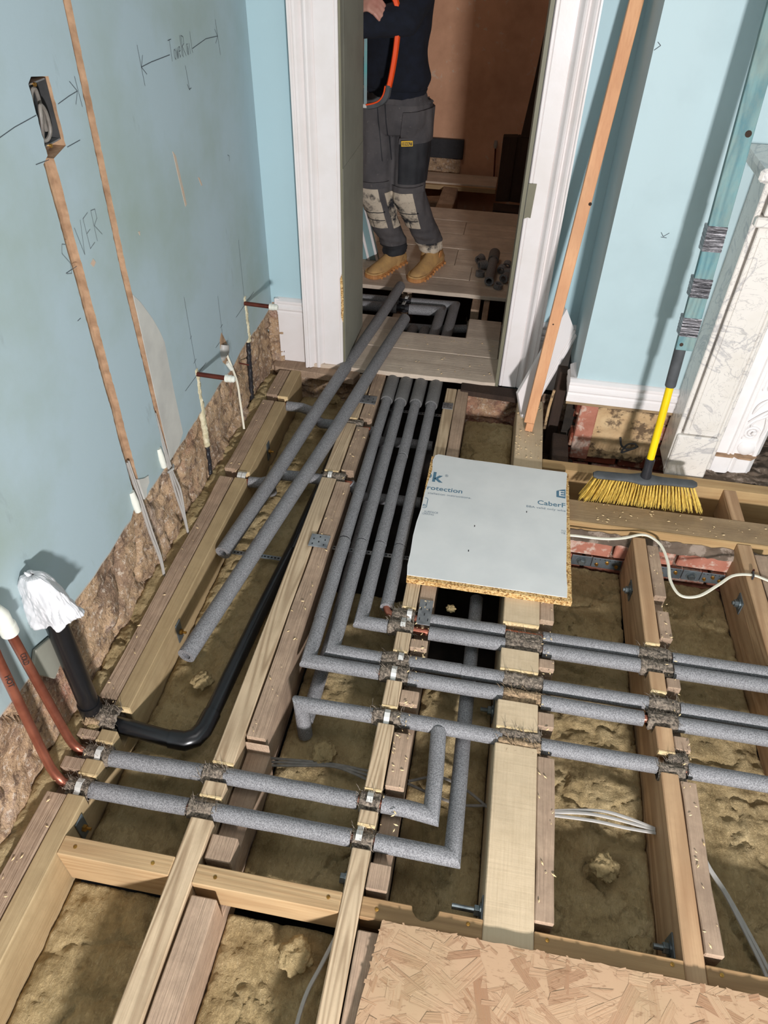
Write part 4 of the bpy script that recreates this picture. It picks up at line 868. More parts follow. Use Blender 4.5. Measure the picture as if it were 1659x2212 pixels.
rnd = random.Random(21); mb = MB()
tops = [(-0.92, -0.876, 0.0, 2.7), (-0.49, -0.445, 0.95, 2.75), (-0.11, -0.068, 0.7, 1.5), (0.265, 0.304, 0.6, 2.2), (0.625, 0.657, 0.6, 1.88), (0.155, 0.26, 2.3, 2.7), (0.32, 1.2, 1.98, 2.08), (-0.66, 0.03, 2.82, 3.17)]
for _ in range(420):
    a, b, c, d = rnd.choice(tops); x = rnd.uniform(a, b); y = rnd.uniform(c, d); z = 0.0035 if c < 2.8 else 0.0225; L = rnd.uniform(0.002, 0.007); an = rnd.uniform(0, 6.28); u = Vector((math.cos(an), math.sin(an), 0)); w_ = Vector((-u.y, u.x, 0)) * L * 0.35; p = Vector((x, y, z))
    mb.add([p - u * L, p + w_, p + u * L, p - w_, p + Vector((0, 0, L * 0.4))], [(0, 1, 4), (1, 2, 4), (2, 3, 4), (3, 0, 4), (3, 2, 1, 0)])
obj('wood_chips', mb, 'timber_pale', label='scattered pale wood crumbs lying on the old timbers', cat='debris', kind='stuff')

# ------------------------------------------------------------------ grey faced chipboard panel lying on the joists
bd = thing('chipboard_panel', (0.095, 1.89, 0.0), 'square of grey faced chipboard printed with blue lettering lying across joists', 'board')
def ragged(x0, x1, y0, y1, z0, z1, j, n=46):
    pts = []
    for a, b in (((x0, y0), (x1, y0)), ((x1, y0), (x1, y1)), ((x1, y1), (x0, y1)), ((x0, y1), (x0, y0))):
        for i in range(n):
            t = i / n; pts.append((a[0] + (b[0] - a[0]) * t + j * N((t * 40, a[0] * 50, a[1])), a[1] + (b[1] - a[1]) * t + j * N((t * 40, a[1] * 50, a[0] + 3))))
    return MB().prism(pts, 'z', z0, z1)
obj('board_core', ragged(-0.163, 0.357, 1.563, 2.214, 0.0005, 0.0216, 0.0012), 'chips', bd)
fl = [(-0.163, 1.5765), (0.10, 1.577), (0.342, 1.577), (0.3435, 1.62), (0.341, 1.70), (0.344, 1.80), (0.345, 1.90), (0.347, 2.0), (0.346, 2.1), (0.350, 2.19), (0.352, 2.208), (0.346, 2.217), (0.25, 2.2165), (0.10, 2.221), (-0.03, 2.222), (-0.10, 2.228), (-0.138, 2.231), (-0.150, 2.222), (-0.156, 2.19), (-0.150, 2.13), (-0.156, 2.06), (-0.161, 1.99), (-0.162, 1.90), (-0.168, 1.83), (-0.170, 1.76), (-0.167, 1.68), (-0.168, 1.62)]
obj('film_edge', MB().prism(fl, 'z', 0.0217, 0.0227), 'film_edge', bd)
inner = [(0.095 + (x - 0.095) * (0.985 if x < 0.3 else 0.997), 1.89 + (y - 1.89) * (0.985 if y > 2 else 0.9985)) for x, y in fl]
film = obj('printed_film', MB().prism(inner, 'z', 0.0226, 0.0233), 'film', bd)
UX, UY = (1, 0.01, 0), (0, 1, 0)
ZT = 0.0236
lettering('k', film, 'ink', (-0.143, 2.062, ZT), UX, UY, 0.040, 0.055, 0.03)
lettering('®', film, 'ink_grey', (-0.099, 2.097, ZT), UX, UY, 0.012, 0.014)
obj('printed_mark', MB().prism([(-0.153, 2.078), (-0.148, 2.086), (-0.148, 2.097), (-0.153, 2.105)], 'z', ZT, ZT + 0.0003), 'ink', film)
lettering('rotection', film, 'ink', (-0.155, 2.0125, ZT), UX, UY, 0.128, 0.0235, 0.012)
lettering('stallation instructions.', film, 'ink_grey', (-0.150, 1.988, ZT), UX, UY, 0.158, 0.0105)
lettering('SURFACE', film, 'ink_grey', (-0.149, 1.8855, ZT), UX, UY, 0.049, 0.0095)
lettering('ORKING', film, 'ink_grey', (-0.154, 1.8735, ZT), UX, UY, 0.040, 0.0095)
lettering('n', film, 'ink', (-0.158, 1.916, ZT), UX, UY, 0.009, 0.018, 0.01)
m = MB().tube([(-0.158, 1.909, ZT), (-0.149, 1.909, ZT), (-0.1445, 1.914, ZT), (-0.1445, 1.958, ZT), (-0.149, 1.963, ZT), (-0.156, 1.963, ZT)], 0.0011, 6, flat=0.3); obj('printed_mark', m, 'ink', film)
obj('printed_mark', MB().prism([(0.311, 2.063), (0.343, 2.060), (0.344, 2.112), (0.330, 2.108), (0.311, 2.097)], 'z', ZT, ZT + 0.0003), 'ink', film)
lettering('E', film, 'film_edge', (0.3205, 2.071, ZT + 0.0004), UX, UY, 0.020, 0.029, 0.01)
lettering('CaberF', film, 'ink', (0.244, 2.0085, ZT), UX, UY, 0.0985, 0.0235, 0.012)
lettering('BBA valid only whe', film, 'ink_grey', (0.205, 1.985, ZT), UX, UY, 0.1375, 0.0105)
lettering('TO', film, 'ink_grey', (0.326, 1.880, ZT), UX, UY, 0.0155, 0.0085); lettering('TE', film, 'ink_grey', (0.325, 1.868, ZT), UX, UY, 0.0155, 0.0085)
for (x, y) in ((0.03, 1.845), (0.02, 1.72), (0.205, 1.955)): obj('dark_nick', MB().box(x, x + 0.003, y, y + 0.008, ZT - 0.0004, ZT + 0.0003), 'black_ink', film)

# ------------------------------------------------------------------ strand board in the foreground
ob = thing('strand_board', (0.75, -0.1, 0.0), 'rough strand board sheet filling the bottom right corner', 'board')
def osb_edge():
    pts = []
    for i in range(90): pts.append((-0.064 + 1.66 * i / 90, 0.566 + 0.004 * N((i * 0.9, 3, 0))))
    pts += [(1.6, 0.56), (1.6, -0.72)]
    for i in range(60): pts.append((-0.20 + 0.136 * i / 60 + 0.004 * N((i * 0.9, 9, 0)), -0.72 + 1.286 * i / 60))
    return pts
obj('board_core', MB().prism(osb_edge(), 'z', 0.0005, 0.0185), 'osb', ob)
rnd = random.Random(5); mb = MB(); uvs = []
def inside(x, y): return x > -0.064 - (0.566 - y) * 0.106 - 0.004 and y < 0.57
for i in range(1700):
    x = rnd.uniform(-0.12, 1.15); y = rnd.uniform(-0.3, 0.572)
    if rnd.random() < 0.22: x = -0.06 + rnd.uniform(-0.01, 0.02) - (0.566 - y) * 0.106
    elif rnd.random() < 0.15: y = 0.566 - rnd.uniform(-0.003, 0.02)
    if not inside(x, y): continue
    L = rnd.uniform(0.02, 0.075); W = rnd.uniform(0.003, 0.018); a = rnd.gauss(0.15, 0.75) + (PI / 2 if rnd.random() < 0.2 else 0)
    edge = (0.566 - y < 0.02) or (x + 0.064 + (0.566 - y) * 0.106 < 0.02)
    if edge: L *= 0.4; W *= 0.35
    c, s_ = math.cos(a), math.sin(a); z0 = 0.0186 + rnd.uniform(0, 0.0005); tl = rnd.uniform(-0.0005, 0.0005)
    pts = [(-L, -W * rnd.uniform(.5, 1)), (L * rnd.uniform(.7, 1), -W), (L, W * rnd.uniform(.2, 1)), (-L * rnd.uniform(.7, 1), W)]
    if any(not inside(x + p[0] * c - p[1] * s_, y + p[0] * s_ + p[1] * c) for p in pts) : continue
    mb.add([(x + p[0] * c - p[1] * s_, y + p[0] * s_ + p[1] * c, z0 + tl * (1 if k in (1, 2) else -1)) for k, p in enumerate(pts)], [(0, 1, 2, 3)]); uvs.append([(p[0] + i * 0.37, p[1] + i * 0.11) for p in pts])
so = obj('wood_strand', mb, 'osb', ob, kind='stuff'); ul = so.data.uv_layers.new(name='UVMap')
org_ = Vector(so.parent['_o'])
for p_, uvp in zip(so.data.polygons, uvs):
    for li in p_.loop_indices:
        vi = so.data.loops[li].vertex_index; ul.data[li].uv = uvp[vi % 4]
for (x, y) in ((0.235, 0.30), (0.50, 0.43)): obj('dark_stain', MB().prism([(x, y), (x + 0.012, y + 0.004), (x + 0.014, y + 0.022), (x + 0.006, y + 0.026)], 'z', 0.0205, 0.0214), 'timber_dark', ob)

# ------------------------------------------------------------------ waste pipe, bag and copper tails
wp = thing('waste_pipe', (-0.925, 0.945, 0.0), 'black plastic waste pipe rising by the left wall and running back along the bay', 'pipe')
obj('upright', MB().tube([(-0.928, 0.955, 0.40), (-0.926, 0.948, 0.18), (-0.924, 0.942, 0.0)], 0.0262, 26), 'black_plastic', wp, smooth=True, angle=50)
obj('elbow', MB().tube([(-0.924, 0.942, 0.035), (-0.924, 0.942, -0.005), (-0.918, 0.940, -0.024), (-0.90, 0.937, -0.032), (-0.87, 0.935, -0.034)], [0.0295, 0.0295, 0.0295, 0.029, 0.029], 26), 'black_plastic', wp, smooth=True, angle=50)
bend = [(-0.852 - 0.02, 0.935, -0.036), (-0.852, 0.933, -0.036), (-0.76, 0.925, -0.04), (-0.70, 0.921, -0.042), (-0.66, 0.923, -0.043), (-0.637, 0.938, -0.044), (-0.626, 0.965, -0.046), (-0.622, 1.02, -0.05), (-0.608, 1.4, -0.075), (-0.59, 1.75, -0.10), (-0.578, 2.15, -0.115), (-0.572, 2.6, -0.12)]
obj('horizontal_run', MB().tube(bend, 0.0225, 26), 'black_plastic', wp, smooth=True, angle=60)
obj('socket', MB().tube(bend[3:8], 0.0255, 26), 'black_plastic', wp, smooth=True, angle=60)
obj('socket', MB().tube([(-0.586, 1.72, -0.1005), (-0.584, 1.80, -0.1035)], 0.0265, 26), 'black_plastic', wp, smooth=True, angle=60)
felt(wp, -0.905, -0.842, 0.935, z=-0.018, r=0.033, sd=12.1, hairs=90); felt(wp, -0.925, -0.885, 0.915, z=-0.02, r=0.026, sd=13.1, hairs=40, mat='felt_pale')
bg = thing('plastic_bag', (-0.925, 0.955, 0.34), 'crumpled white plastic bag tied over the top of the black pipe', 'bag')
def bagf(u, v):
    t = 2 * PI * u; h = 0.362 + 0.155 * v + 0.018 * math.sin(t + 2.2) * (1 - v) + 0.012 * N((math.cos(t) * 2, math.sin(t) * 2, 7)) * (1 - v)
    r = (0.047 * (1 - v) ** 0.36 + 0.009) * (1 + 0.10 * math.sin(5 * t + 3 * v)) if v < 0.999 else 0.006
    r *= 1 + 0.14 * (1 - v) * (1 if math.cos(t - 0.3) > 0 else 0.4) * abs(math.cos(t - 0.3))
    cr = 0.010 * (1 - abs(N((math.cos(t) * 2.4, math.sin(t) * 2.4, v * 3.5)))) + 0.006 * (1 - abs(N((math.cos(t) * 6, math.sin(t) * 6, v * 6)))) - 0.012
    r += cr * (1 - v * 0.5)
    k = 0.03 * (1 - abs(((t - 5.2 + PI) % (2 * PI)) - PI) / 0.16) if abs(((t - 5.2 + PI) % (2 * PI)) - PI) < 0.16 else 0
    r += k * (0.3 + v * 0.5) * (1 - v)
    return (-0.925 + r * math.cos(t) * 1.0 - 0.01 * v, 0.958 + r * math.sin(t) * 0.8 - 0.008 * v, h)
mb = MB().grid(120, 46, bagf); bo = obj('crumpled_film', mb, 'bag', bg, smooth=True, angle=28)
sm = bo.modifiers.new('thickness', 'SOLIDIFY'); sm.thickness = 0.0012
for i, (x, y) in enumerate(((-0.94, 0.935),)):
    obj('twist', MB().tube([(x + .006, y + .016, 0.500), (x, y + 0.013, 0.518), (x - 0.004, y + 0.010, 0.527)], [0.008, 0.005, 0.002], 8), 'bag', bg, smooth=True)
def cu_tail(pts, lbl, text, tz, ty, tx):
    t = thing('copper_tail', pts[-1], lbl, 'pipe')
    c = copper(t, pts, 0.0112)
    lettering(text, c, 'black_ink', (tx, ty, tz), (0.0, -0.08, -1), (0.75, 0.66, 0), 0.036, 0.012, 0.01, 'pen_writing')
    return t
ct1 = cu_tail([(-0.934, 0.832, 0.475), (-0.931, 0.834, 0.30), (-0.927, 0.837, 0.08), (-0.925, 0.837, 0.03), (-0.919, 0.836, 0.004), (-0.905, 0.834, -0.015), (-0.88, 0.832, ZP)], 'bright copper pipe with a white push fit elbow standing by the rubble wall', 'COLD', 0.395, 0.822, -0.927)
el = MB().tube([(-0.934, 0.832, 0.465), (-0.934, 0.832, 0.515), (-0.938, 0.828, 0.530), (-0.95, 0.818, 0.538), (-0.965, 0.805, 0.54)], [0.0165, 0.0165, 0.0165, 0.0165, 0.0165], 18); e1 = obj('push_fit_elbow', el, 'white_plastic', ct1, smooth=True, angle=50)
obj('collar', MB().lathe([(0.012, -0.004), (0.019, -0.003), (0.0195, 0.022), (0.0165, 0.025)], (-0.934, 0.832, 0.462), (0, 0, 1), 22), 'white_plastic', e1, smooth=True)
obj('collar', MB().tube([(-0.942, 0.825, 0.534), (-0.962, 0.808, 0.540)], 0.0195, 22), 'white_plastic', e1, smooth=True)
ct2 = cu_tail([(-0.936, 0.792, 0.62), (-0.934, 0.775, 0.44), (-0.929, 0.756, 0.10), (-0.926, 0.752, 0.035), (-0.919, 0.749, 0.005), (-0.905, 0.745, -0.015), (-0.88, 0.742, ZP)], 'copper pipe nearest the photo edge, leaving the top of its bend to the front pipe', 'HOT', 0.395, 0.762, -0.927)
# slate tile piece behind the bag
obj('slate_piece', MB().prism([(0.86, 0.265), (0.895, 0.31), (0.985, 0.275), (0.95, 0.19), (0.91, 0.175)], 'x', -0.968, -0.958), 'lining_paint', label='flat grey slate stuck on the wall behind the black upright pipe', cat='slate', bevel=0.002)

# ------------------------------------------------------------------ radiator tails, foam filled slots and cables on the left wall
for i, (y, z, lb) in enumerate(((2.004, 0.406, 'copper stub with white stop end low on left wall, nearer one'), (2.523, 0.420, 'copper stub with white stop end beside the white skirting'))):
    t = thing('copper_stub', (-0.97, y, z), lb, 'pipe', 'capped copper stubs on the left wall')
    copper(t, [(-0.985, y, z), (-0.862, y - 0.004, z - 0.001)], 0.0082, 'copper_dull')
    obj('stop_end', MB().lathe([(0.008, 0), (0.0135, 0.001), (0.0135, 0.009), (0.011, 0.010), (0.0125, 0.012), (0.0125, 0.021), (0.010, 0.022), (0.0115, 0.024), (0.0115, 0.030), (0.008, 0.034), (0.001, 0.035)], (-0.867, y - 0.004, z - 0.001), (1, -0.03, 0), 20), 'white_plastic', t, smooth=True)
def foam_slot(y0, z0, y1, z1, sd, lb, mat='exp_foam', r=0.014):
    def f(u, v):
        t = 2 * PI * u; p = Vector((-0.976, y0 + (y1 - y0) * v + 0.006 * N((v * 5, sd, 0)), z0 + (z1 - z0) * v)); rr = r * (1 + 0.35 * fbm((math.cos(t) + v * 16, math.sin(t), sd), 1.6, 3)) * (0.6 if v in (0, 1) else 1)
        return p + Vector((rr * math.cos(t) * 0.75, rr * math.sin(t), 0))
    return obj('foam_filled_slot' if mat == 'exp_foam' else 'lagged_pipe', MB().grid(14, 60, f), mat, smooth=True, angle=180, label=lb, cat='filler' if mat == 'exp_foam' else 'pipe')
foam_slot(2.006, 0.425, 2.002, 0.10, 1.0, 'cream foam filled slot below the nearer copper stub')
foam_slot(2.531, 0.445, 2.536, 0.245, 2.0, 'cream foam filled slot below the copper stub beside the skirting')
foam_slot(2.53, 0.245, 2.50, -0.02, 3.0, 'black cracked lagging hanging below the far foam slot', 'black_tape', 0.012)
foam_slot(2.003, 0.10, 1.99, -0.03, 4.0, 'black lagging tail below the nearer foam slot', 'black_tape', 0.009)
def cable(name, pts, r, mat, lb, flat=0.6, group=None):
    return obj(name, MB().tube(pts, r, 8, True, 0, None, flat), mat, smooth=True, label=lb, cat='cable', group=group)
def curve(pts, n=6):
    P = [Vector(p) for p in pts]; out = []
    for i in range(len(P) - 1):
        a, b, c, d = P[max(i - 1, 0)], P[i], P[i + 1], P[min(i + 2, len(P) - 1)]
        for k in range(n):
            t = k / n; out.append(0.5 * ((2 * b) + (c - a) * t + (2 * a - 5 * b + 4 * c - d) * t * t + (3 * b - a - 3 * c + d) * t ** 3))
    return out + [P[-1]]
t = thing('cable_drop', (-0.96, 1.47, 0.0), 'grey twin cables dropping from the chase with the socket box', 'cable')
obj('conduit_end', MB().tube([(-0.972, 1.453, 0.335), (-0.967, 1.452, 0.30), (-0.964, 1.452, 0.262)], [0.011, 0.012, 0.010], 14), 'white_plastic', t, smooth=True)
for k in (0, 1): obj('cable', MB().tube(curve([(-0.978, 1.482 + k * 0.008, 0.42), (-0.966, 1.476 + k * 0.010, 0.28), (-0.955, 1.468 + k * 0.012, 0.16), (-0.94, 1.462 + k * 0.006, 0.05), (-0.935, 1.45, -0.03)]), 0.0045, 8, flat=0.6), 'cable_grey', t, smooth=True)
t = thing('cable_drop', (-0.96, 1.68, 0.0), 'grey cables tied together dropping from the right chase by bare plaster', 'cable')
obj('conduit_end', MB().tube([(-0.972, 1.654, 0.345), (-0.967, 1.652, 0.31), (-0.964, 1.652, 0.275)], [0.010, 0.011, 0.009], 14), 'white_plastic', t, smooth=True)
for k in (0, 1, 2): obj('cable', MB().tube(curve([(-0.978, 1.682 + k * 0.006, 0.45), (-0.966, 1.680 + k * 0.008, 0.24), (-0.955, 1.672 + k * 0.016, 0.14), (-0.94, 1.662 + k * 0.004, 0.05), (-0.93, 1.65, -0.04)]), 0.004, 8, flat=0.6), 'cable_grey', t, smooth=True)
obj('tie', MB().tube([(-0.963, 1.664, 0.243), (-0.953, 1.685, 0.244), (-0.962, 1.706, 0.243)], 0.004, 8), 'cable_grey', t)
t = thing('back_box', (-0.99, 1.52, 1.24), 'dark metal socket box set in the left wall with cable loops inside', 'socket box')
obj('box_back', MB().box(-1.0055, -1.003, 1.487, 1.560, 1.245, 1.37), 'dark_hole', t)
obj('box_side', MB().box(-1.003, -0.975, 1.555, 1.557, 1.25, 1.366), 'dark_hole', t); obj('box_side', MB().box(-1.003, -0.975, 1.490, 1.492, 1.25, 1.366), 'dark_hole', t)
obj('box_rim', MB().box(-1.003, -0.976, 1.49, 1.557, 1.363, 1.366), 'steel', t); obj('box_rim', MB().box(-1.003, -0.976, 1.49, 1.557, 1.249, 1.252), 'steel', t)
obj('cable_loop', MB().tube(curve([(-0.985, 1.500, 1.252), (-0.972, 1.497, 1.29), (-0.970, 1.505, 1.325), (-0.972, 1.522, 1.31), (-0.976, 1.528, 1.275), (-0.982, 1.518, 1.258), (-0.99, 1.505, 1.258)]), 0.0042, 8), 'cable_dull', t, smooth=True)
obj('cable_loop', MB().tube(curve([(-0.99, 1.50, 1.30), (-0.982, 1.503, 1.345), (-0.98, 1.518, 1.352), (-0.985, 1.530, 1.32), (-0.99, 1.535, 1.27)]), 0.0042, 8), 'cable_dull', t, smooth=True)
for z in (1.362, 1.248): obj('lug', MB().lathe([(0.004, -0.002), (0.004, 0.002)], (-0.974, 1.512, z), (1, 0, 0), 10), 'brass', t)
t = thing('spur_outlet', (-0.97, 2.25, 0.34), 'small torn cable outlet between the two copper stubs', 'socket box')
obj('conduit_mouth', MB().tube([(-0.985, 2.245, 0.335), (-0.968, 2.247, 0.365), (-0.966, 2.255, 0.385)], [0.022, 0.024, 0.02], 18, True, 0, 0.7), 'cable_grey', t, smooth=True, angle=50)
obj('broken_plaster', MB().prism([(2.225, 0.36), (2.235, 0.41), (2.258, 0.43), (2.275, 0.40), (2.30, 0.36), (2.295, 0.31), (2.305, 0.26), (2.285, 0.262), (2.255, 0.30), (2.235, 0.32)], 'x', -0.9698, -0.9685), 'chase', t)
obj('conduit_end', MB().tube([(-0.966, 2.262, 0.305), (-0.955, 2.275, 0.27)], 0.0085, 12), 'white_plastic', t, smooth=True)
obj('cable', MB().tube(curve([(-0.97, 2.26, 0.37), (-0.955, 2.272, 0.29), (-0.950, 2.297, 0.20), (-0.948, 2.298, 0.10), (-0.935, 2.27, 0.0)]), 0.0045, 8, flat=0.6), 'cable_white', t, smooth=True)
obj('nail', MB().tube([(-0.985, 2.43, 0.205), (-0.945, 2.432, 0.200)], 0.003, 8), 'copper_dull', label='old nail sticking out of rubble near the far copper stub', cat='nail')
# cables lying over the mineral wool
for i, lb in enumerate(('topmost grey cable over the wool of the second bay', 'middle grey cable over the wool of the second bay', 'lowest grey cable over the wool of the second bay')):
    o_ = -0.012 * i
    cable('grey_cable', curve([(-0.47, 0.955 + o_, -0.12), (-0.35, 0.966 + o_ * .6, -0.118), (-0.26, 0.972 + o_ * .3, -0.118), (-0.17, 0.968 + o_, -0.115)]), 0.0042, 'cable_dull', lb)
for i, (pts, lb) in enumerate((([(-0.06, 0.962, -0.12), (0.02, 0.988, -0.118), (0.095, 0.966, -0.12), (0.155, 0.928, -0.12)], 'upper grey cable crossing under the twin elbow pipes'), ([(-0.06, 0.955, -0.12), (0.03, 0.930, -0.118), (0.09, 0.923, -0.12), (0.155, 0.934, -0.12)], 'lower grey cable crossing under the twin elbow pipes'))):
    cable('grey_cable', curve(pts), 0.0042, 'cable_dull', lb)
for i, (pts, lb) in enumerate((([(0.307, 0.938, -0.10), (0.431, 0.957, -0.09), (0.50, 0.95, -0.085), (0.573, 0.936, -0.09)], 'highest pale cable right of the thick beam'), ([(0.307, 0.934, -0.10), (0.40, 0.944, -0.09), (0.48, 0.94, -0.085), (0.573, 0.932, -0.09)], 'middle pale cable right of the thick beam'), ([(0.307, 0.928, -0.10), (0.42, 0.928, -0.09), (0.50, 0.922, -0.085), (0.573, 0.925, -0.09)], 'lowest pale cable right of the thick beam'))):
    cable('grey_cable', curve(pts), 0.0045, 'cable_grey', lb)
for i, lb in enumerate(('inner grey cable curving along the warm joist at lower right', 'outer grey cable curving along the warm joist at lower right')):
    cable('grey_cable', curve([(0.664, 0.98, -0.10), (0.70, 0.885 - 0.005 * i, -0.115), (0.74, 0.816 - 0.012 * i, -0.12), (0.79, 0.70 - 0.03 * i, -0.12), (0.82 - 0.02 * i, 0.617, -0.12)]), 0.0048, 'cable_grey', lb)
cable('grey_cable', curve([(-0.165, 0.548, -0.09), (-0.185, 0.49, -0.10), (-0.205, 0.43, -0.11), (-0.21, 0.35, -0.115), (-0.20, 0.2, -0.115)]), 0.0048, 'cable_grey', 'grey cable hanging beside the striped joist at bottom centre')
wc = cable('white_cable', curve([(0.31, 1.885, -0.004), (0.364, 1.891, 0.002), (0.468, 1.895, 0.002), (0.538, 1.907, 0.006), (0.60, 1.935, 0.008), (0.635, 1.93, 0.008), (0.668, 1.895, 0.004), (0.682, 1.821, 0), (0.681, 1.742, -0.002), (0.705, 1.682, -0.003), (0.761, 1.687, 0), (0.828, 1.745, 0.002), (0.885, 1.798, 0.004), (0.947, 1.812, 0.0055), (0.996, 1.795, 0.0055), (1.1, 1.75, 0.0055), (1.3, 1.72, 0.0)]), 0.0055, 'cable_white', 'white twin cable looping over the joists from under the grey board', 0.6)
t = thing('cable_clip', (0.955, 1.81, 0), 'black clip pinning the white cable to the rightmost joist', 'clip')
obj('saddle', MB().tube([(0.945, 1.795, 0.002), (0.947, 1.80, 0.013), (0.95, 1.82, 0.013), (0.952, 1.828, 0.002)], 0.003, 8), 'black_tape', t); obj('nail', MB().lathe([(0.0035, 0), (0.0035, 0.012), (0.001, 0.0125)], (0.955, 1.832, 0.0), (0, 0, 1), 8), 'copper_dull', t)

# ------------------------------------------------------------------ fender wall with bricks and bolted plates
fw = obj('wall_fender', MB().box(0.31, 1.9, 1.962, 2.03, -0.46, -0.052), 'soil', kind=S)
x = 0.30
for r_, zc in enumerate((-0.122, -0.198, -0.275)):
    x = 0.315 - (0.09 if r_ % 2 else 0)
    while x < 1.6:
        obj('brick', blob_box(max(x, 0.312), x + 0.208, 1.937 + abs(jit(0.008)), 1.975, zc, zc + 0.066), 'brick', fw, bevel=0.004); x += 0.22
obj('mortar_dust', MB().grid(110, 8, lambda u, v: (0.312 + 1.3 * u, 1.935 + 0.03 * v - 0.01 * abs(N((u * 40, v, 1))), -0.058 + 0.028 * v + 0.008 * fbm((u * 30, v * 2, 1), 1, 3))), 'soil', fw, smooth=True, angle=180)
def wall_plate(x0, x1, kind, lb):
    t = thing('wall_plate', (x0, 1.93, -0.17), lb, 'bracket'); z0, z1 = -0.172, -0.124
    obj('plate', MB().box(x0, x1, 1.929, 1.9325, z0, z1), 'plate_steel', t, bevel=0.001)
    if kind == 'bolt':
        obj('bolt_head', MB().lathe([(0.013, 0), (0.013, 0.012), (0.011, 0.014), (0.001, 0.014)], ((x0 + x1) / 2, 1.929, (z0 + z1) / 2), (0, -1, 0), 6), 'zinc', t)
        obj('washer', MB().lathe([(0.018, 0), (0.018, 0.002), (0.001, 0.002)], ((x0 + x1) / 2, 1.929, (z0 + z1) / 2), (0, -1, 0), 16), 'zinc', t)
    else:
        n = kind
        for i in range(n):
            x = x0 + (x1 - x0) * (i + 0.5) / n; z = (z0 + z1) / 2 + (0.008 if i % 2 else -0.005)
            obj('screw', MB().lathe([(0.0065, 0), (0.007, 0.003), (0.0045, 0.004), (0.0045, 0.009), (0.001, 0.009)], (x, 1.929, z), (0, -1, 0), 10), 'brass', t)
        for i in range(6): obj('hole', MB().lathe([(0.002, 0), (0.002, 0.0006), (0.0001, 0.0006)], (x0 + (x1 - x0) * (i + 0.5) / 6, 1.929, z1 - 0.006), (0, -1, 0), 8), 'black_ink', t)
wall_plate(0.395, 0.466, 'bolt', 'dark steel plate with a silver bolt on brick beside the grey board'); wall_plate(0.468, 0.572, 3, 'perforated steel plate with yellow screws left of the warm joist')
wall_plate(0.69, 0.782, 2, 'perforated steel plate with two yellow screws behind the white cable'); wall_plate(0.784, 0.846, 'bolt', 'dark steel plate with a silver bolt inside the white cable loop'); wall_plate(0.848, 0.926, 3, 'perforated steel plate with yellow screws left of the rightmost joist')

# ------------------------------------------------------------------ marble chimneypiece and its insert
fp = thing('marble_surround', (1.25, 2.4, 0.0), 'white veined marble fireplace surround with its outer edge in shadow', 'fireplace')
for sx in (0, 1):
    X = (lambda a: a) if sx == 0 else (lambda a: 2.44 - a)
    def bx(n, a, b, y0, y1, z0, z1, bv=0.003, mt='marble'): return obj(n, MB().box(min(X(a), X(b)), max(X(a), X(b)), y0, y1, z0, z1), mt, fp, bevel=bv)
    bx('outer_strip', 0.725, 0.742, 2.345, 2.482, 0.0, 1.06); bx('backing_slab', 0.742, 0.90, 2.372, 2.482, 0.0, 1.06); bx('plinth', 0.729, 0.874, 2.328, 2.373, -0.02, 0.172, 0.005); bx('jamb', 0.748, 0.868, 2.338, 2.373, 0.174, 0.93)
    bx('jamb_panel', 0.762, 0.855, 2.3345, 2.339, 0.2, 0.90, 0.0015); bx('edge_strip', 0.868, 0.882, 2.342, 2.373, 0.174, 0.93, 0.004)
    bx('capital', 0.728, 0.886, 2.322, 2.373, 0.932, 0.962, 0.005); bx('corbel_block', 0.748, 0.868, 2.332, 2.373, 0.963, 1.06)
obj('frieze', MB().box(0.884, 1.556, 2.36, 2.482, 0.93, 1.06), 'marble', fp, bevel=0.003)
obj('bed_moulding', MB().box(0.70, 1.74, 2.30, 2.482, 1.061, 1.085), 'marble', fp, bevel=0.006)
obj('shelf', MB().box(0.664, 1.776, 2.215, 2.482, 1.086, 1.122), 'marble', fp, bevel=0.008)
fi = thing('fire_insert', (1.2, 2.42, 0.0), 'carved white fireplace insert with scrolls, standing inside the marble', 'fireplace')
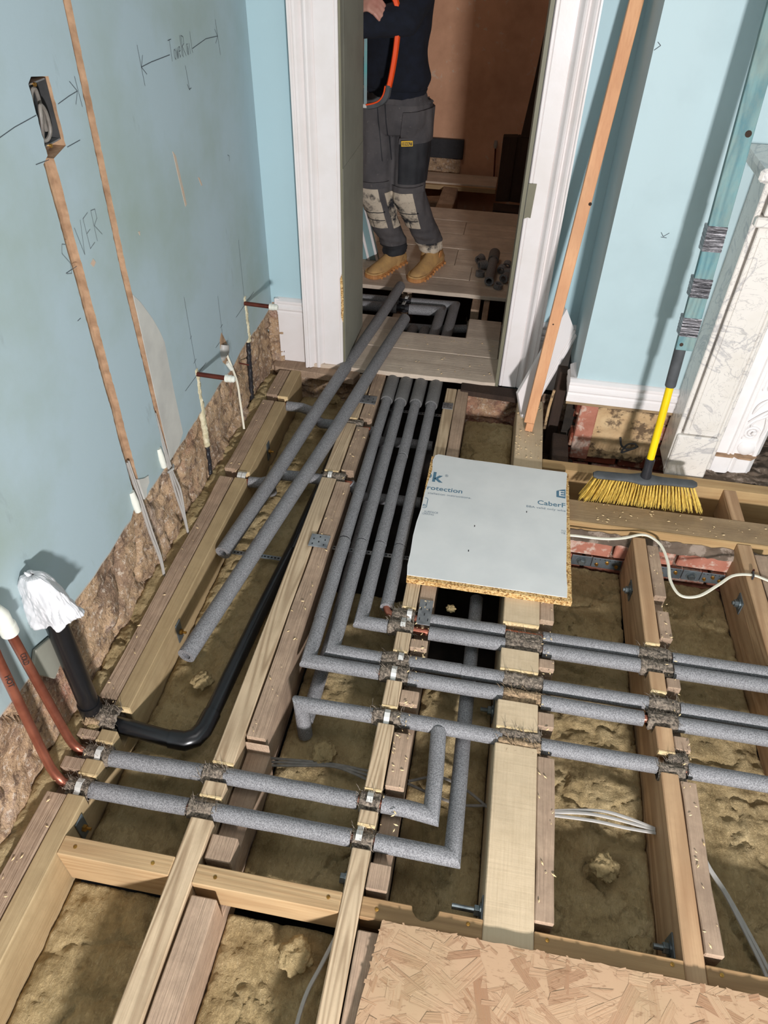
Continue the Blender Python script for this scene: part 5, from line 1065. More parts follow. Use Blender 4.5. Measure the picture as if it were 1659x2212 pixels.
def insert_leg(X):
    prof = [(0.902, 2.48), (0.902, 2.405), (0.948, 2.405), (0.952, 2.399), (0.958, 2.399), (0.962, 2.408), (0.968, 2.402), (0.975, 2.402), (0.979, 2.412), (0.985, 2.412), (1.04, 2.412), (1.045, 2.405), (1.056, 2.405), (1.075, 2.43), (1.075, 2.48)]
    obj('leg', MB().prism([(X(a), b) for a, b in prof], 'z', 0.065, 0.9), 'cast_white', fi)
    base = [(0.906, 2.48), (0.906, 2.392), (0.97, 2.392), (0.978, 2.402), (0.99, 2.39), (1.036, 2.388), (1.06, 2.41), (1.06, 2.48)]
    obj('plinth', MB().prism([(X(a), b) for a, b in base], 'z', -0.02, 0.062), 'cast_white', fi, bevel=0.002)
    obj('broken_ledge', MB().prism([(X(a), b - 0.004) for a, b in base], 'z', 0.058, 0.066), 'chase', fi)
    def spiral(cx, cz, r0, turns, sg=1, w_=0.0055, st=0.0):
        pts = []
        n = int(22 * turns)
        for i in range(n + 1):
            a = st + sg * 2 * PI * turns * i / n; r = r0 * (1 - 0.82 * i / n); pts.append((X(cx + r * math.cos(a)), 2.411 - 0.003 * i / n, cz + r * math.sin(a)))
        obj('scroll', MB().tube(pts, [w_ * (1 - 0.5 * i / n) for i in range(n + 1)], 8), 'cast_white', fi, smooth=True)
    def leaf(pts, w_):
        P = curve([(X(a), 2.411 - c, b) for a, b, c in pts], 8); n = len(P)
        obj('carved_leaf', MB().tube(P, [max(0.0008, w_ * math.sin(PI * (0.06 + 0.92 * i / (n - 1)))) for i in range(n)], 8), 'cast_white', fi, smooth=True)
    obj('boss', MB().lathe([(0.030, 0), (0.032, 0.004), (0.026, 0.010), (0.014, 0.014), (0.001, 0.015)], (X(1.012), 2.413, 0.098), (0, -1, 0.1), 24), 'cast_white', fi, smooth=True)
    spiral(1.012, 0.098, 0.024, 1.6, 1, 0.005)
    for k in range(4):
        z = 0.165 + k * 0.20; sg = 1 if k % 2 == 0 else -1
        spiral(1.012 - 0.006 * sg, z, 0.026, 1.9, sg, 0.0065, 0.5)
        leaf([(1.012 - 0.03 * sg, z - 0.03, 0.002), (1.012 - 0.034 * sg, z + 0.03, 0.004), (1.012 + 0.0 * sg, z + 0.08, 0.006), (1.012 + 0.028 * sg, z + 0.11, 0.004)], 0.008)
        leaf([(1.012 - 0.018 * sg, z + 0.02, 0.003), (1.012 - 0.012 * sg, z + 0.06, 0.006), (1.012 + 0.02 * sg, z + 0.085, 0.005), (1.012 + 0.034 * sg, z + 0.12, 0.002)], 0.007)
        leaf([(1.012 + 0.03 * sg, z - 0.02, 0.002), (1.012 + 0.034 * sg, z + 0.03, 0.004), (1.012 + 0.022 * sg, z + 0.07, 0.004)], 0.006)
        leaf([(1.012 - 0.03 * sg, z + 0.08, 0.002), (1.012 - 0.02 * sg, z + 0.12, 0.005), (1.012 + 0.004 * sg, z + 0.15, 0.004)], 0.007)
        leaf([(1.012 - 0.006 * sg, z - 0.006, 0.003), (1.012 + 0.002 * sg, z + 0.004, 0.008), (1.012 + 0.008 * sg, z + 0.012, 0.004)], 0.008)
insert_leg(lambda a: a); insert_leg(lambda a: 2.44 - a)
obj('top_panel', MB().box(0.902, 1.538, 2.42, 2.48, 0.78, 0.93), 'cast_white', fi, bevel=0.004)

# ------------------------------------------------------------------ broom lengthened with a taped batten
br = thing('broom', (0.61, 2.11, 0.0), 'yellow handled broom lengthened with a taped teal batten leaning on the chimney breast', 'broom')
A0 = Vector((0.609, 2.132, 0.118)); AD = Vector((-0.014, 0.15, 1.0)).normalized(); AT = lambda z: A0 + AD * ((z - A0.z) / AD.z)
def head(u, v):
    t = 2 * PI * v; x = 0.428 + 0.362 * u; e = min(u, 1 - u) * 0.362; k = min(1, 0.55 + e / 0.03); bulge = 1 + 0.55 * math.exp(-((x - 0.608) / 0.035) ** 2)
    return (x, 2.133 + 0.021 * k * math.cos(t) * bulge - 0.002 + 0.016 * (u - 0.5), 0.1 + 0.0095 * k * math.sin(t) * bulge)
obj('head', MB().grid(50, 18, head), 'grip', br, smooth=True, angle=180)
rnd = random.Random(11); mb = MB()
for row in range(3):
    for i in range(34):
        u = (i + 0.5) / 34 + rnd.uniform(-.004, .004)
        if abs(u - 0.497) < 0.008: continue
        top = Vector((0.434 + 0.35 * u, 2.118 + 0.014 * row + 0.016 * (u - 0.5), 0.092)); spread = (u - 0.5) * 2
        bot0 = Vector((0.612 + spread * 0.203 + spread ** 3 * 0.018, 2.094 + 0.017 * row + 0.012 * (u - 0.5), 0.003))
        for k in range(13):
            b = bot0 + Vector((rnd.gauss(0, 0.0030), rnd.gauss(0, 0.005), rnd.uniform(0, 0.008))); a = top + Vector((rnd.gauss(0, 0.0012), rnd.gauss(0, 0.0016), 0)); mid = a.lerp(b, 0.55) + Vector((rnd.gauss(0, .0012), rnd.gauss(0, .0015) - 0.002, 0)); w_ = 0.0008
            o_ = [Vector((w_, 0, 0)), Vector((-w_ * .5, w_ * .87, 0)), Vector((-w_ * .5, -w_ * .87, 0))]
            mb.add([a + q for q in o_] + [mid + q for q in o_] + [b + q * .7 for q in o_], [(0, 1, 4, 3), (1, 2, 5, 4), (2, 0, 3, 5), (3, 4, 7, 6), (4, 5, 8, 7), (5, 3, 6, 8), (6, 7, 8)])
obj('bristles', mb, 'bristle', br, kind='stuff')
m = MB().lathe([(0.018, 0), (0.019, 0.01), (0.0155, 0.04), (0.0165, 0.075), (0.014, 0.078), (0.001, 0.078)], AT(0.108), AD, 22); obj('socket', m, 'black_tape', br, smooth=True)
obj('handle', MB().tube([AT(0.18), AT(1.0)], 0.0128, 22), 'yellow', br, smooth=True, angle=50)
obj('grip', MB().tube([AT(0.452), AT(0.456), AT(0.57), AT(0.60)], [0.015, 0.0175, 0.018, 0.018], 22), 'grip', br, smooth=True, angle=50)
side = Vector((1, 0, 0)); nrm = AD.cross(side).normalized()
if nrm.y > 0: nrm = -nrm
def bar(zb, zt, w_, d, off, sh=0.0):
    mb = MB(); pts = []
    for z in (zb, zt):
        c = AT(z) + nrm * off + side * sh
        pts += [c + side * w_ / 2 - nrm * 0, c - side * w_ / 2, c - side * w_ / 2 + nrm * d, c + side * w_ / 2 + nrm * d]
    return mb.add(pts, [(3, 2, 1, 0), (4, 5, 6, 7), (0, 1, 5, 4), (1, 2, 6, 5), (2, 3, 7, 6), (3, 0, 4, 7)])
bt = obj('batten', bar(0.588, 1.93, 0.053, 0.022, 0.0135, 0.004), 'teal_wood', br, bevel=0.0015)
for zb, zt in ((0.632, 0.690), (0.752, 0.808), (0.885, 0.955)):
    pts = []; mb = MB()
    rr = []
    for i in range(13):
        z = zb + (zt - zb) * i / 12; c = AT(z) + side * 0.004; g = 0.0008 * (i % 2) + 0.0004 * N((z * 200, 0, 0)); a, b = 0.0270 + g, 0.0362 + g
        rr.append([c + side * a - nrm * 0.012, c + side * a + nrm * b, c - side * a + nrm * b, c - side * a - nrm * 0.012, c - nrm * 0.016])
    mb.rings(rr, True, True); obj('tape_band', mb, 'tape', br)
obj('knot', MB().lathe([(0.006, 0), (0.005, 0.0006), (0.0001, 0.0006)], AT(0.606) + nrm * 0.0356 + side * -0.009, nrm, 12), 'timber_dark', bt); obj('knot', MB().lathe([(0.009, 0), (0.006, 0.0006), (0.0001, 0.0006)], AT(1.19) + nrm * 0.0356 + side * 0.016, nrm, 12), 'timber_dark', bt)

# ------------------------------------------------------------------ leaning pine batten and loose skirting
B0 = Vector((0.197, 2.512, 0.001)); BD = Vector((0.071, 0.168, 1.0)).normalized(); bs = Vector((1, 0, -0.071)).normalized(); bn = BD.cross(bs).normalized()
if bn.y > 0: bn = -bn
def pb(z, a, d): return B0 + BD * (z / BD.z) + bs * a + bn * d
mb = MB(); w_ = 0.021
pts = [pb(0.0, w_, 0), pb(0.0, -w_ * .45, 0), pb(0.0, -w_ * .45, .03), pb(0.0, w_, .03), pb(0.035, w_, 0), pb(0.035, -w_ * .45, 0), pb(0.035, -w_ * .45, .03), pb(0.035, w_, .03)]
mb.add(pts, [(3, 2, 1, 0), (0, 1, 5, 4), (1, 2, 6, 5), (2, 3, 7, 6), (3, 0, 4, 7)])
pts = [pb(z, a, d) for z in (0.035, 1.72) for a, d in ((w_, 0), (-w_, 0), (-w_, .03), (w_, .03))]
mb.add(pts, [(3, 2, 1, 0), (4, 5, 6, 7), (0, 1, 5, 4), (1, 2, 6, 5), (2, 3, 7, 6), (3, 0, 4, 7)])
obj('leaning_batten', mb, 'pine', bevel=0.0015, label='long orange pine batten leaning beside the right door casing', cat='batten')
LA, LU, LB = Vector((0.137, 2.60, 0.108)), Vector((0.277, 2.745, 0.426)), Vector((0.178, 2.60, -0.003))
e1 = (LU - LA).normalized(); e2 = Vector((0.066, 0.0, -0.123)).normalized(); e3 = e1.cross(e2).normalized()
if e3.y > 0: e3 = -e3
LL = (LU - LA).length
pr = [(0, -0.008), (0, 0.010), (0.092, 0.010), (0.095, 0.007), (0.099, 0.012), (0.106, 0.013), (0.112, 0.008), (0.118, 0.012), (0.126, 0.011), (0.134, 0.004), (0.14, -0.004), (0.14, -0.008)]
def cutlo(a): return 0.0 - 0.10 * (a / 0.14) if a < 0.14 else -0.10
rr = [[LA + e1 * (-0.02 * a / 0.14 if False else -0.045 * a / 0.14) + e2 * a + e3 * c for a, c in pr], [LA + e1 * (LL + 0.012 * N((a * 90, 0, 0)) * 0.4) + e2 * a + e3 * c for a, c in pr]]
mb = MB().rings(rr, True, True); obj('loose_skirting', mb, 'white_paint', label='loose broken piece of white skirting leaning behind the pine batten', cat='skirting')
lb_ = bpy.data.objects['leaning_batten']
for z, a, r_ in ((0.86, 0.017, 0.006), (0.44, -0.004, 0.003)):
    obj('knot', MB().lathe([(r_, 0), (r_ * 0.8, 0.0005), (0.0001, 0.0005)], pb(z, a, 0.0301), bn, 12), 'timber_dark', lb_)
# dirt ridge and debris in the gap beside the breast
obj('gap_debris', MB().grid(40, 24, lambda u, v: (0.31 + 0.42 * u, 2.322 + 0.17 * v, -0.22 + 0.07 * fbm((u * 3, v * 2, 8), 2, 4) + (0.10 * math.exp(-((u - .18) / .14) ** 2)))), 'dark_soil', smooth=True, angle=180, label='heap of dark debris in the gap below the brick base', cat='debris')
t = thing('wire_coil', (0.60, 2.47, 0.0), 'small coil of dark wire hooked on the crumbling brick base', 'wire')
obj('wire', MB().tube(curve([(0.565, 2.48, 0.03), (0.575, 2.47, 0.0), (0.60, 2.462, -0.01), (0.63, 2.465, 0.0), (0.625, 2.47, 0.015), (0.595, 2.465, 0.01), (0.58, 2.46, -0.025), (0.60, 2.465, -0.02), (0.64, 2.47, 0.005)]), 0.004, 8), 'black_rubber', t, smooth=True)
t = thing('stair_string', (0.33, 2.58, 0.0), 'dark timber stub behind the loose skirting in the alcove corner', 'timber')
obj('upright', blob_box(0.29, 0.33, 2.62, 2.68, -0.2, 0.21, 0.01), 'timber_dark', t, bevel=0.003); obj('plaster_edge', MB().tube([(0.285, 2.615, 0.13), (0.278, 2.61, 0.05), (0.276, 2.60, -0.05)], 0.006, 8), 'mortar', t)

# ------------------------------------------------------------------ hall: pipes in the open floor, offcuts, boards
for (tt, xv, ye_, lb) in ((p3, -0.277, 3.535, 0), (p4, -0.2145, 3.612, 1)):
    sleeve(tt, [(xv - 0.006, 2.95, ZP - 0.002), (xv - 0.005, 3.25, ZP - 0.005), (xv + 0.002, ye_ - 0.04, ZP - 0.004), (xv + 0.003, ye_, ZP - 0.004), (xv - 0.05, ye_ - 0.002, ZP - 0.004), (-0.445, ye_ - 0.01, ZP - 0.004)], 0.0265); sleeve(tt, [(-0.51, ye_ - 0.012, ZP - 0.006), (-1.3, ye_ - 0.03, ZP - 0.008)], 0.0265)
    felt(tt, -0.515, -0.445, ye_ - 0.01, sd=ye_ * 3, r=0.02, mat='black_tape', hairs=6)
for (tt, xv) in ((p1, -0.398), (p2, -0.335)):
    sleeve(tt, [(xv - 0.018, 2.95, ZP - 0.002), (xv - 0.005, 3.2, -0.045), (xv, 3.34, -0.045), (xv, 3.37, -0.06), (xv - 0.01, 3.385, -0.10)], 0.0265)
hp = thing('insulated_pipe', (-0.3, 3.46, -0.09), 'grey pipe running low across the opening in the hall floor', 'pipe')
sleeve(hp, [(-1.3, 3.43, -0.10), (-0.3, 3.455, -0.09), (-0.125, 3.47, -0.075)], 0.022); sleeve(hp, [(-0.06, 3.485, -0.07), (0.4, 3.52, -0.07)], 0.012); sleeve(hp, [(-0.06, 3.51, -0.07), (0.4, 3.545, -0.07)], 0.012); felt(hp, -0.13, -0.06, 3.485, z=-0.06, r=0.024, sd=31, hairs=50)
hj1 = joist('floor_joist', -0.512, -0.456, 3.19, 3.80, 'timber_old', 'old joist under the hall opening with white clips on its notch', [(3.42, 3.70, 0.055)], top=-0.004)
pipe_clip(hj1, -0.475, 3.525, -1); pipe_clip(hj1, -0.47, 3.60, -1)
joist('floor_joist', -0.122, -0.078, 3.19, 3.80, 'timber_old', 'old joist right of the elbows in the hall opening', [(3.42, 3.55, 0.06)], top=-0.004)
joist('floor_joist', -0.060, -0.030, 3.40, 3.80, 'timber_old', 'thin old timber at the right edge of the hall opening', top=-0.01)
def offcut(c, d, L, r, lb, hol=0.6, mat='foam'):
    t = thing('foam_offcut', c, lb, 'foam offcut', 'foam offcuts on the hall boards'); c = Vector(c); d = Vector(d).normalized()
    obj('foam_ring', MB().tube([c - d * L / 2, c + d * L / 2], r, 20, True, 0, hol), mat, t, smooth=True, angle=50); return t
FZ = 0.021
oc = offcut((-0.046, 3.94, FZ + 0.027), (0.02, 1, 0), 0.28, 0.026, 'longest foam offcut among the short rings on the hall boards')
obj('dark_end', MB().tube([(-0.0432, 4.075, FZ + 0.032), (-0.041, 4.18, FZ + 0.034)], 0.031, 18, True, 0, 0.8), 'foam_dark', oc, smooth=True, angle=50)
for c, d, L, lb in (((-0.118, 4.09, FZ + 0.028), (0.6, 1, 0.2), 0.035, 'upper left ring left of the long offcut'), ((-0.097, 4.01, FZ + 0.028), (1, 0.5, 0.0), 0.045, 'middle left short offcut beside the long one'), ((-0.105, 3.925, FZ + 0.014), (0, 0.1, 1), 0.026, 'flat lower left ring beside the long offcut'), ((0.004, 3.785, FZ + 0.014), (0.1, -0.1, 1), 0.025, 'lowest flat ring right of the long offcut end'),
    ((0.012, 3.985, FZ + 0.024), (0.3, 1, 0.4), 0.025, 'ring upright right of the long offcut'), ((0.04, 4.04, FZ + 0.026), (0.2, 1, 0.3), 0.03, 'upper right ring near door casing'), ((0.035, 3.865, FZ + 0.028), (0.5, 1, 0.0), 0.04, 'lower right offcut touching the casing'), ((0.05, 3.94, FZ + 0.026), (1, 0.2, 0.1), 0.05, 'right hand short offcut nearest the casing edge')):
    offcut(c, d, L, 0.0255, lb)
t = thing('door_panel', (-0.9, 4.0, 0.02), 'pale teal panel with white edges standing behind the right leg of the worker', 'door')
sl = lambda z: -0.695 - 0.25 * (z - 0.02)
obj('panel', MB().prism([(-1.3, 0.022), (sl(0.022), 0.022), (sl(0.55), 0.55), (-1.3, 0.55)], 'y', 4.0, 4.03), 'panel_blue', t)
for o_ in (0.0, -0.05): obj('white_edge', MB().prism([(sl(0.022) - 0.014 + o_, 0.022), (sl(0.022) + o_, 0.022), (sl(0.55) + o_, 0.55), (sl(0.55) - 0.014 + o_, 0.55)], 'y', 3.993, 4.0), 'white_paint', t)
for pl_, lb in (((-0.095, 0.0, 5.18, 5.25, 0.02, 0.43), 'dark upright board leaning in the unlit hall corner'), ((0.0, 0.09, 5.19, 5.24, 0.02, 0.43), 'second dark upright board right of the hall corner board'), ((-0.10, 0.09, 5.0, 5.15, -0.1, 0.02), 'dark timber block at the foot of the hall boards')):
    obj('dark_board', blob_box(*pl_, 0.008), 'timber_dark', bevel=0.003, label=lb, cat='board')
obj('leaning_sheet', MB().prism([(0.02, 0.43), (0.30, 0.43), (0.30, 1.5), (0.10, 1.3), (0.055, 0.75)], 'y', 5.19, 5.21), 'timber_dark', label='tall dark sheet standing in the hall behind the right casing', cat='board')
t = thing('thin_pipe', (-0.155, 5.78, 0.0), 'thin pipe with a pale cap standing at the hall wall', 'pipe')
obj('tube', MB().tube([(-0.128, 5.79, -0.1), (-0.15, 5.78, 0.22)], 0.006, 10), 'copper_dull', t, smooth=True); obj('cap', MB().lathe([(0.012, 0), (0.016, 0.02), (0.012, 0.05), (0.001, 0.05)], (-0.15, 5.78, 0.2), (0, 0, 1), 14), 'cable_grey', t, smooth=True)

# ------------------------------------------------------------------ the worker in the hall
PX, PY = -0.612, 3.875
wk = thing('person', (PX, 3.87, 0.02), 'worker in navy jumper, charcoal work trousers and tan boots standing beyond the doorway', 'person')
FD = Vector((-0.30, -0.954, 0)); SD = Vector((0.954, -0.30, 0))     # facing, and the worker's left (right in the picture)
def ring_e(c, a, b, ra, rb, n=20, pw=2.0):
    out = []
    for i in range(n):
        t = 2 * PI * i / n; ct, st = math.cos(t), math.sin(t); k = (abs(ct) ** pw + abs(st) ** pw) ** (-1 / pw)
        out.append(Vector(c) + a * ct * k * ra + b * st * k * rb)
    return out
def limb(mb, pts, radii, n=16):
    mb.tube([Vector(p) for p in pts], radii, n)
def remesh(mb, vox=0.011, smooth=4, wrinkle=None):
    me = bpy.data.meshes.new('tmp'); me.from_pydata([tuple(v) for v in mb.v], [], mb.f); bm = bmesh.new(); bm.from_mesh(me); bmesh.ops.recalc_face_normals(bm, faces=bm.faces); bm.to_mesh(me); bm.free()
    o = bpy.data.objects.new('tmp', me); COL.objects.link(o)
    r = o.modifiers.new('r', 'REMESH'); r.mode = 'VOXEL'; r.voxel_size = vox
    s_ = o.modifiers.new('s', 'SMOOTH'); s_.iterations = smooth; s_.factor = 0.5
    bpy.context.view_layer.update()
    m2 = bpy.data.meshes.new_from_object(o.evaluated_get(bpy.context.evaluated_depsgraph_get())); COL.objects.unlink(o); bpy.data.objects.remove(o); bpy.data.meshes.remove(me)
    out = MB(); nr = [v.normal.copy() for v in m2.vertices]
    out.v = [v.co + (nr[i] * wrinkle(v.co) if wrinkle else Vector()) for i, v in enumerate(m2.vertices)]; out.f = [tuple(p.vertices) for p in m2.polygons]; out.mi = [0] * len(out.f)
    bpy.data.meshes.remove(m2); return out
hipL, kneeL, ankL = Vector((-0.525, 3.885, 0.86)), Vector((-0.520, 3.875, 0.45)), Vector((-0.402, 4.005, 0.115))
hipR, kneeR, ankR = Vector((-0.695, 3.880, 0.86)), Vector((-0.690, 3.850, 0.45)), Vector((-0.598, 3.955, 0.105))
# body: one continuous figure with a head and hands
shL, shR = Vector((PX, PY, 1.40)) + SD * 0.165, Vector((PX, PY, 1.40)) - SD * 0.165
elL, elR = Vector((-0.535, 3.625, 1.235)), Vector((-0.86, 3.66, 1.20))
wrL, wrR = Vector((-0.79, 3.535, 1.205)), Vector((-0.735, 3.60, 1.285))
hd = Vector((PX, PY, 1.63)) + FD * 0.03
mb = MB()
mb.rings([ring_e((PX, PY, z), SD, FD, a, b, 20, 2.4) for z, a, b in ((0.80, 0.13, 0.09), (0.95, 0.135, 0.095), (1.1, 0.13, 0.09), (1.25, 0.145, 0.10), (1.38, 0.15, 0.09), (1.44, 0.09, 0.06))])
limb(mb, [hipL, kneeL, ankL, ankL - Vector((0, 0, 0.07))], [0.075, 0.055, 0.036, 0.034]); limb(mb, [hipR, kneeR, ankR, ankR - Vector((0, 0, 0.07))], [0.075, 0.055, 0.036, 0.034])
limb(mb, [shL, elL, wrL], [0.05, 0.038, 0.027]); limb(mb, [shR, elR, wrR], [0.05, 0.038, 0.027])
limb(mb, [(PX, PY, 1.40), (PX, PY, 1.46), hd - Vector((0, 0, 0.06))], [0.06, 0.054, 0.052])
mb.rings([ring_e(hd + Vector((0, 0, z)) + FD * f_, SD, FD, a, b, 22, 2.1) for z, a, b, f_ in ((-0.115, 0.03, 0.03, 0.055), (-0.10, 0.05, 0.055, 0.04), (-0.06, 0.064, 0.08, 0.012), (0.0, 0.074, 0.094, 0.0), (0.05, 0.076, 0.097, -0.003), (0.09, 0.064, 0.082, -0.006), (0.112, 0.03, 0.04, -0.006))])
nose = hd + FD * 0.095 + Vector((0, 0, -0.012)); limb(mb, [hd + FD * 0.085 + Vector((0, 0, 0.025)), nose + FD * 0.012], [0.008, 0.014], 10)
for sg in (-1, 1): mb.lathe([(0.012, -0.008), (0.026, -0.004), (0.028, 0.004), (0.014, 0.008)], hd + SD * 0.076 * sg - FD * 0.008, SD * sg, 14)
def hand(mb, w_, d, palm, curl):
    d = Vector(d).normalized(); palm = Vector(palm).normalized(); ac = d.cross(palm).normalized(); c = w_ + d * 0.045
    mb.rings([ring_e(w_ + d * t, ac, palm, a, b, 12, 2.5) for t, a, b in ((-0.01, 0.027, 0.02), (0.02, 0.034, 0.018), (0.06, 0.042, 0.017), (0.088, 0.04, 0.014))])
    for k, (o_, L) in enumerate(((-0.031, 0.066), (-0.0105, 0.074), (0.0105, 0.07), (0.031, 0.055))):
        p = w_ + d * 0.083 + ac * o_; pts = [p - d * 0.02, p]; dd = d.copy()
        for sgm in (0.45, 0.32, 0.23):
            dd = (dd + palm * curl * (0.8 if sgm > .4 else 1.0)).normalized(); pts.append(pts[-1] + dd * L * sgm)
        mb.tube(pts, [0.0095, 0.0098, 0.009, 0.0083, 0.007], 10)
    tp = w_ + d * 0.03 - ac * 0.03; td = (d * 0.6 - ac * 0.75 + palm * 0.35).normalized(); mb.tube([tp + ac * 0.014, tp + td * 0.022, tp + td * 0.045 + palm * 0.01, tp + td * 0.052 + palm * 0.032], [0.0125, 0.0115, 0.0105, 0.0085], 10)
hand(mb, wrL, (wrL - elL), (0.25, 0.6, -0.2), 0.35); hand(mb, wrR, Vector((0.72, -0.45, 0.05)), (0.25, 0.5, -0.8), 0.85)
body = remesh(mb, 0.0062, 3); bo = obj('body', body, 'skin', wk, smooth=True, angle=180)
for sg in (-1, 1):
    e_ = hd + FD * 0.088 + SD * 0.03 * sg + Vector((0, 0, 0.014)); obj('eye', MB().lathe([(0.001, -0.008), (0.009, -0.004), (0.0115, 0), (0.009, 0.006), (0.001, 0.009)], e_, FD, 14), 'eye_white', bo, smooth=True); obj('iris', MB().lathe([(0.0045, 0), (0.0045, 0.0012), (0.0005, 0.0015)], e_ + FD * 0.0082, FD, 12), 'hair', bo)
obj('mouth', MB().tube([hd + FD * 0.094 + SD * -0.022 + Vector((0, 0, -0.055)), hd + FD * 0.102 + Vector((0, 0, -0.053)), hd + FD * 0.094 + SD * 0.022 + Vector((0, 0, -0.055))], [0.002, 0.0045, 0.002], 8), 'skin', bo)
def hairf(u, v):
    t = 2 * PI * u; ph = v * 1.75 * (0.62 if math.cos(t) > 0.35 else 1.0); d = FD * math.cos(t) * math.sin(ph) * 0.104 + SD * math.sin(t) * math.sin(ph) * 0.083 + Vector((0, 0, math.cos(ph) * 0.088))
    return hd + Vector((0, 0, 0.038)) - FD * 0.004 + d * (1 + 0.05 * fbm(tuple(d * 60), 1, 3))
obj('hair', MB().grid(40, 16, hairf), 'hair', bo, smooth=True, angle=180)
# trousers
mb = MB()
wl_ = [(0.925, 0.150, 0.100), (0.86, 0.168, 0.115), (0.80, 0.172, 0.12), (0.74, 0.15, 0.10)]
mb.rings([ring_e((PX + 0.002, 3.882, z), SD, FD, a, b, 22, 2.3) for z, a, b in wl_])
bw = lambda sg: FD * 0.01
limb(mb, [hipL + Vector((0.005, 0, 0.02)), hipL.lerp(kneeL, 0.45) + Vector((0.004, 0, 0)), kneeL + FD * 0.004, kneeL.lerp(ankL, 0.5) + Vector((0.004, 0, 0)), ankL + Vector((0, 0, 0.045)), ankL + Vector((0, 0, 0.0))], [0.094, 0.095, 0.086, 0.074, 0.070, 0.067])
limb(mb, [hipR + Vector((-0.005, 0, 0.02)), hipR.lerp(kneeR, 0.45), kneeR + FD * 0.004, kneeR.lerp(ankR, 0.5), ankR + Vector((0, 0, 0.045)), ankR], [0.092, 0.092, 0.084, 0.072, 0.068, 0.066])
def wr_t(p): 
    low = max(0, min(1, (0.30 - p.z) / 0.12)); a = N((p.x * 9, p.y * 9, p.z * 34)); hh = N((p.x * 22, p.y * 22, p.z * 7))
    return 0.011 * low * a + 0.004 * hh + 0.003 * N((p.x * 30, p.y * 30, p.z * 14)) + (0.006 * N((p.x * 14, p.y * 14, p.z * 5)) if p.z > 0.5 else 0)
tr_ = remesh(mb, 0.0075, 4, wr_t); trousers = obj('trousers', tr_, 'trousers', wk, smooth=True, angle=180)
def patch(name, src, mat, planes, nf, off, parent):
    bm = bmesh.new(); vs = [bm.verts.new(v) for v in src.v]
    for f in src.f:
        try: bm.faces.new([vs[i] for i in f])
        except ValueError: pass
    bm.normal_update(); bmesh.ops.recalc_face_normals(bm, faces=bm.faces); bm.normal_update()
    for co, no in planes: bmesh.ops.bisect_plane(bm, geom=bm.verts[:] + bm.edges[:] + bm.faces[:], plane_co=co, plane_no=no, clear_outer=True)
    bmesh.ops.delete(bm, geom=[f for f in bm.faces if f.normal.dot(nf) < 0.0], context='FACES'); bm.normal_update()
    mb = MB(); bm.verts.ensure_lookup_table(); bm.verts.index_update()
    out = [v.co + v.normal * off for v in bm.verts]; inn = [v.co - v.normal * 0.002 for v in bm.verts]; n = len(out)
    fs = [tuple(v.index for v in f.verts) for f in bm.faces]; fs2 = [tuple(i + n for i in reversed(f)) for f in fs]
    for e in bm.edges:
        if len(e.link_faces) == 1:
            a, b = e.verts[0].index, e.verts[1].index; fs2.append((a, b, b + n, a + n))
    bm.free()
    if not fs: return None
    mb.v = out + inn; mb.f = fs + fs2; mb.mi = [0] * len(mb.f)
    return obj(name, mb, mat, parent, smooth=True, angle=50)
V = Vector
def bounds(x0, x1, z0, z1, sk=0.0, sl=0.0):     # clip planes; sk slants top and bottom, sl slants the sides
    return [(V((x0, 0, z0)), V((-1, 0, sl))), (V((x1, 0, z0)), V((1, 0, -sl))), (V((x0, 0, z0)), V((sk, 0, -1))), (V((x0, 0, z1)), V((-sk, 0, 1)))]
kd = V((-0.2, -1, 0))
for nm, x0, x1, z0, z1, sl in (('knee_pad', -0.592, -0.445, 0.270, 0.470, -0.22), ('knee_pad', -0.785, -0.618, 0.270, 0.485, -0.22)):
    kp = patch(nm, tr_, 'knee', bounds(x0, x1, z0, z1, 0.05, sl), kd, 0.006, trousers)
    for k in range(2):
        z = z0 + 0.045 + 0.045 * k; patch('seam', tr_, 'black_cloth', bounds(x0 + 0.012, x1 - 0.012, z, z + 0.004, 0.05, sl), kd, 0.0072, trousers)
    for k in range(3): patch('seam', tr_, 'black_cloth', bounds(x0 + 0.035 + 0.03 * k, x0 + 0.038 + 0.03 * k, z0 + 0.008, z0 + 0.046, 0.0, sl), kd, 0.0072, trousers)
    patch('knee_flap', tr_, 'trousers', bounds(x0 - 0.006, x1 + 0.006, z1, z1 + 0.03, 0.05, sl), kd, 0.009, trousers)
patch('thigh_panel', tr_, 'black_cloth', bounds(-0.565, -0.400, 0.515, 0.725, 0.05, 0.0), V((0.35, -1, 0)), 0.005, trousers)
pk = patch('holster_pocket', tr_, 'trousers', bounds(-0.566, -0.40, 0.70, 0.845, 0.1, 0.12), V((0.4, -1, 0)), 0.012, trousers)
patch('waistband', tr_, 'trousers', [(V((0, 0, 0.875)), V((0, 0, -1))), (V((0, 0, 0.915)), V((0, 0, 1)))], V((0, -1, 0)), 0.005, trousers)
for dx in (-0.028, 0.012): patch('fly_seam', tr_, 'black_cloth', bounds(PX - 0.01 + dx, PX - 0.006 + dx, 0.62, 0.875, 0, -0.12), V((-0.1, -1, 0)), 0.0022, trousers)
for an, x0, x1 in ((ankL, -0.49, -0.32), (ankR, -0.68, -0.52)): patch('hem_patch', tr_, 'black_cloth' if an is ankR else 'knee', bounds(x0, x1, an.z - 0.005, an.z + 0.05, 0.04), kd, 0.004, trousers)
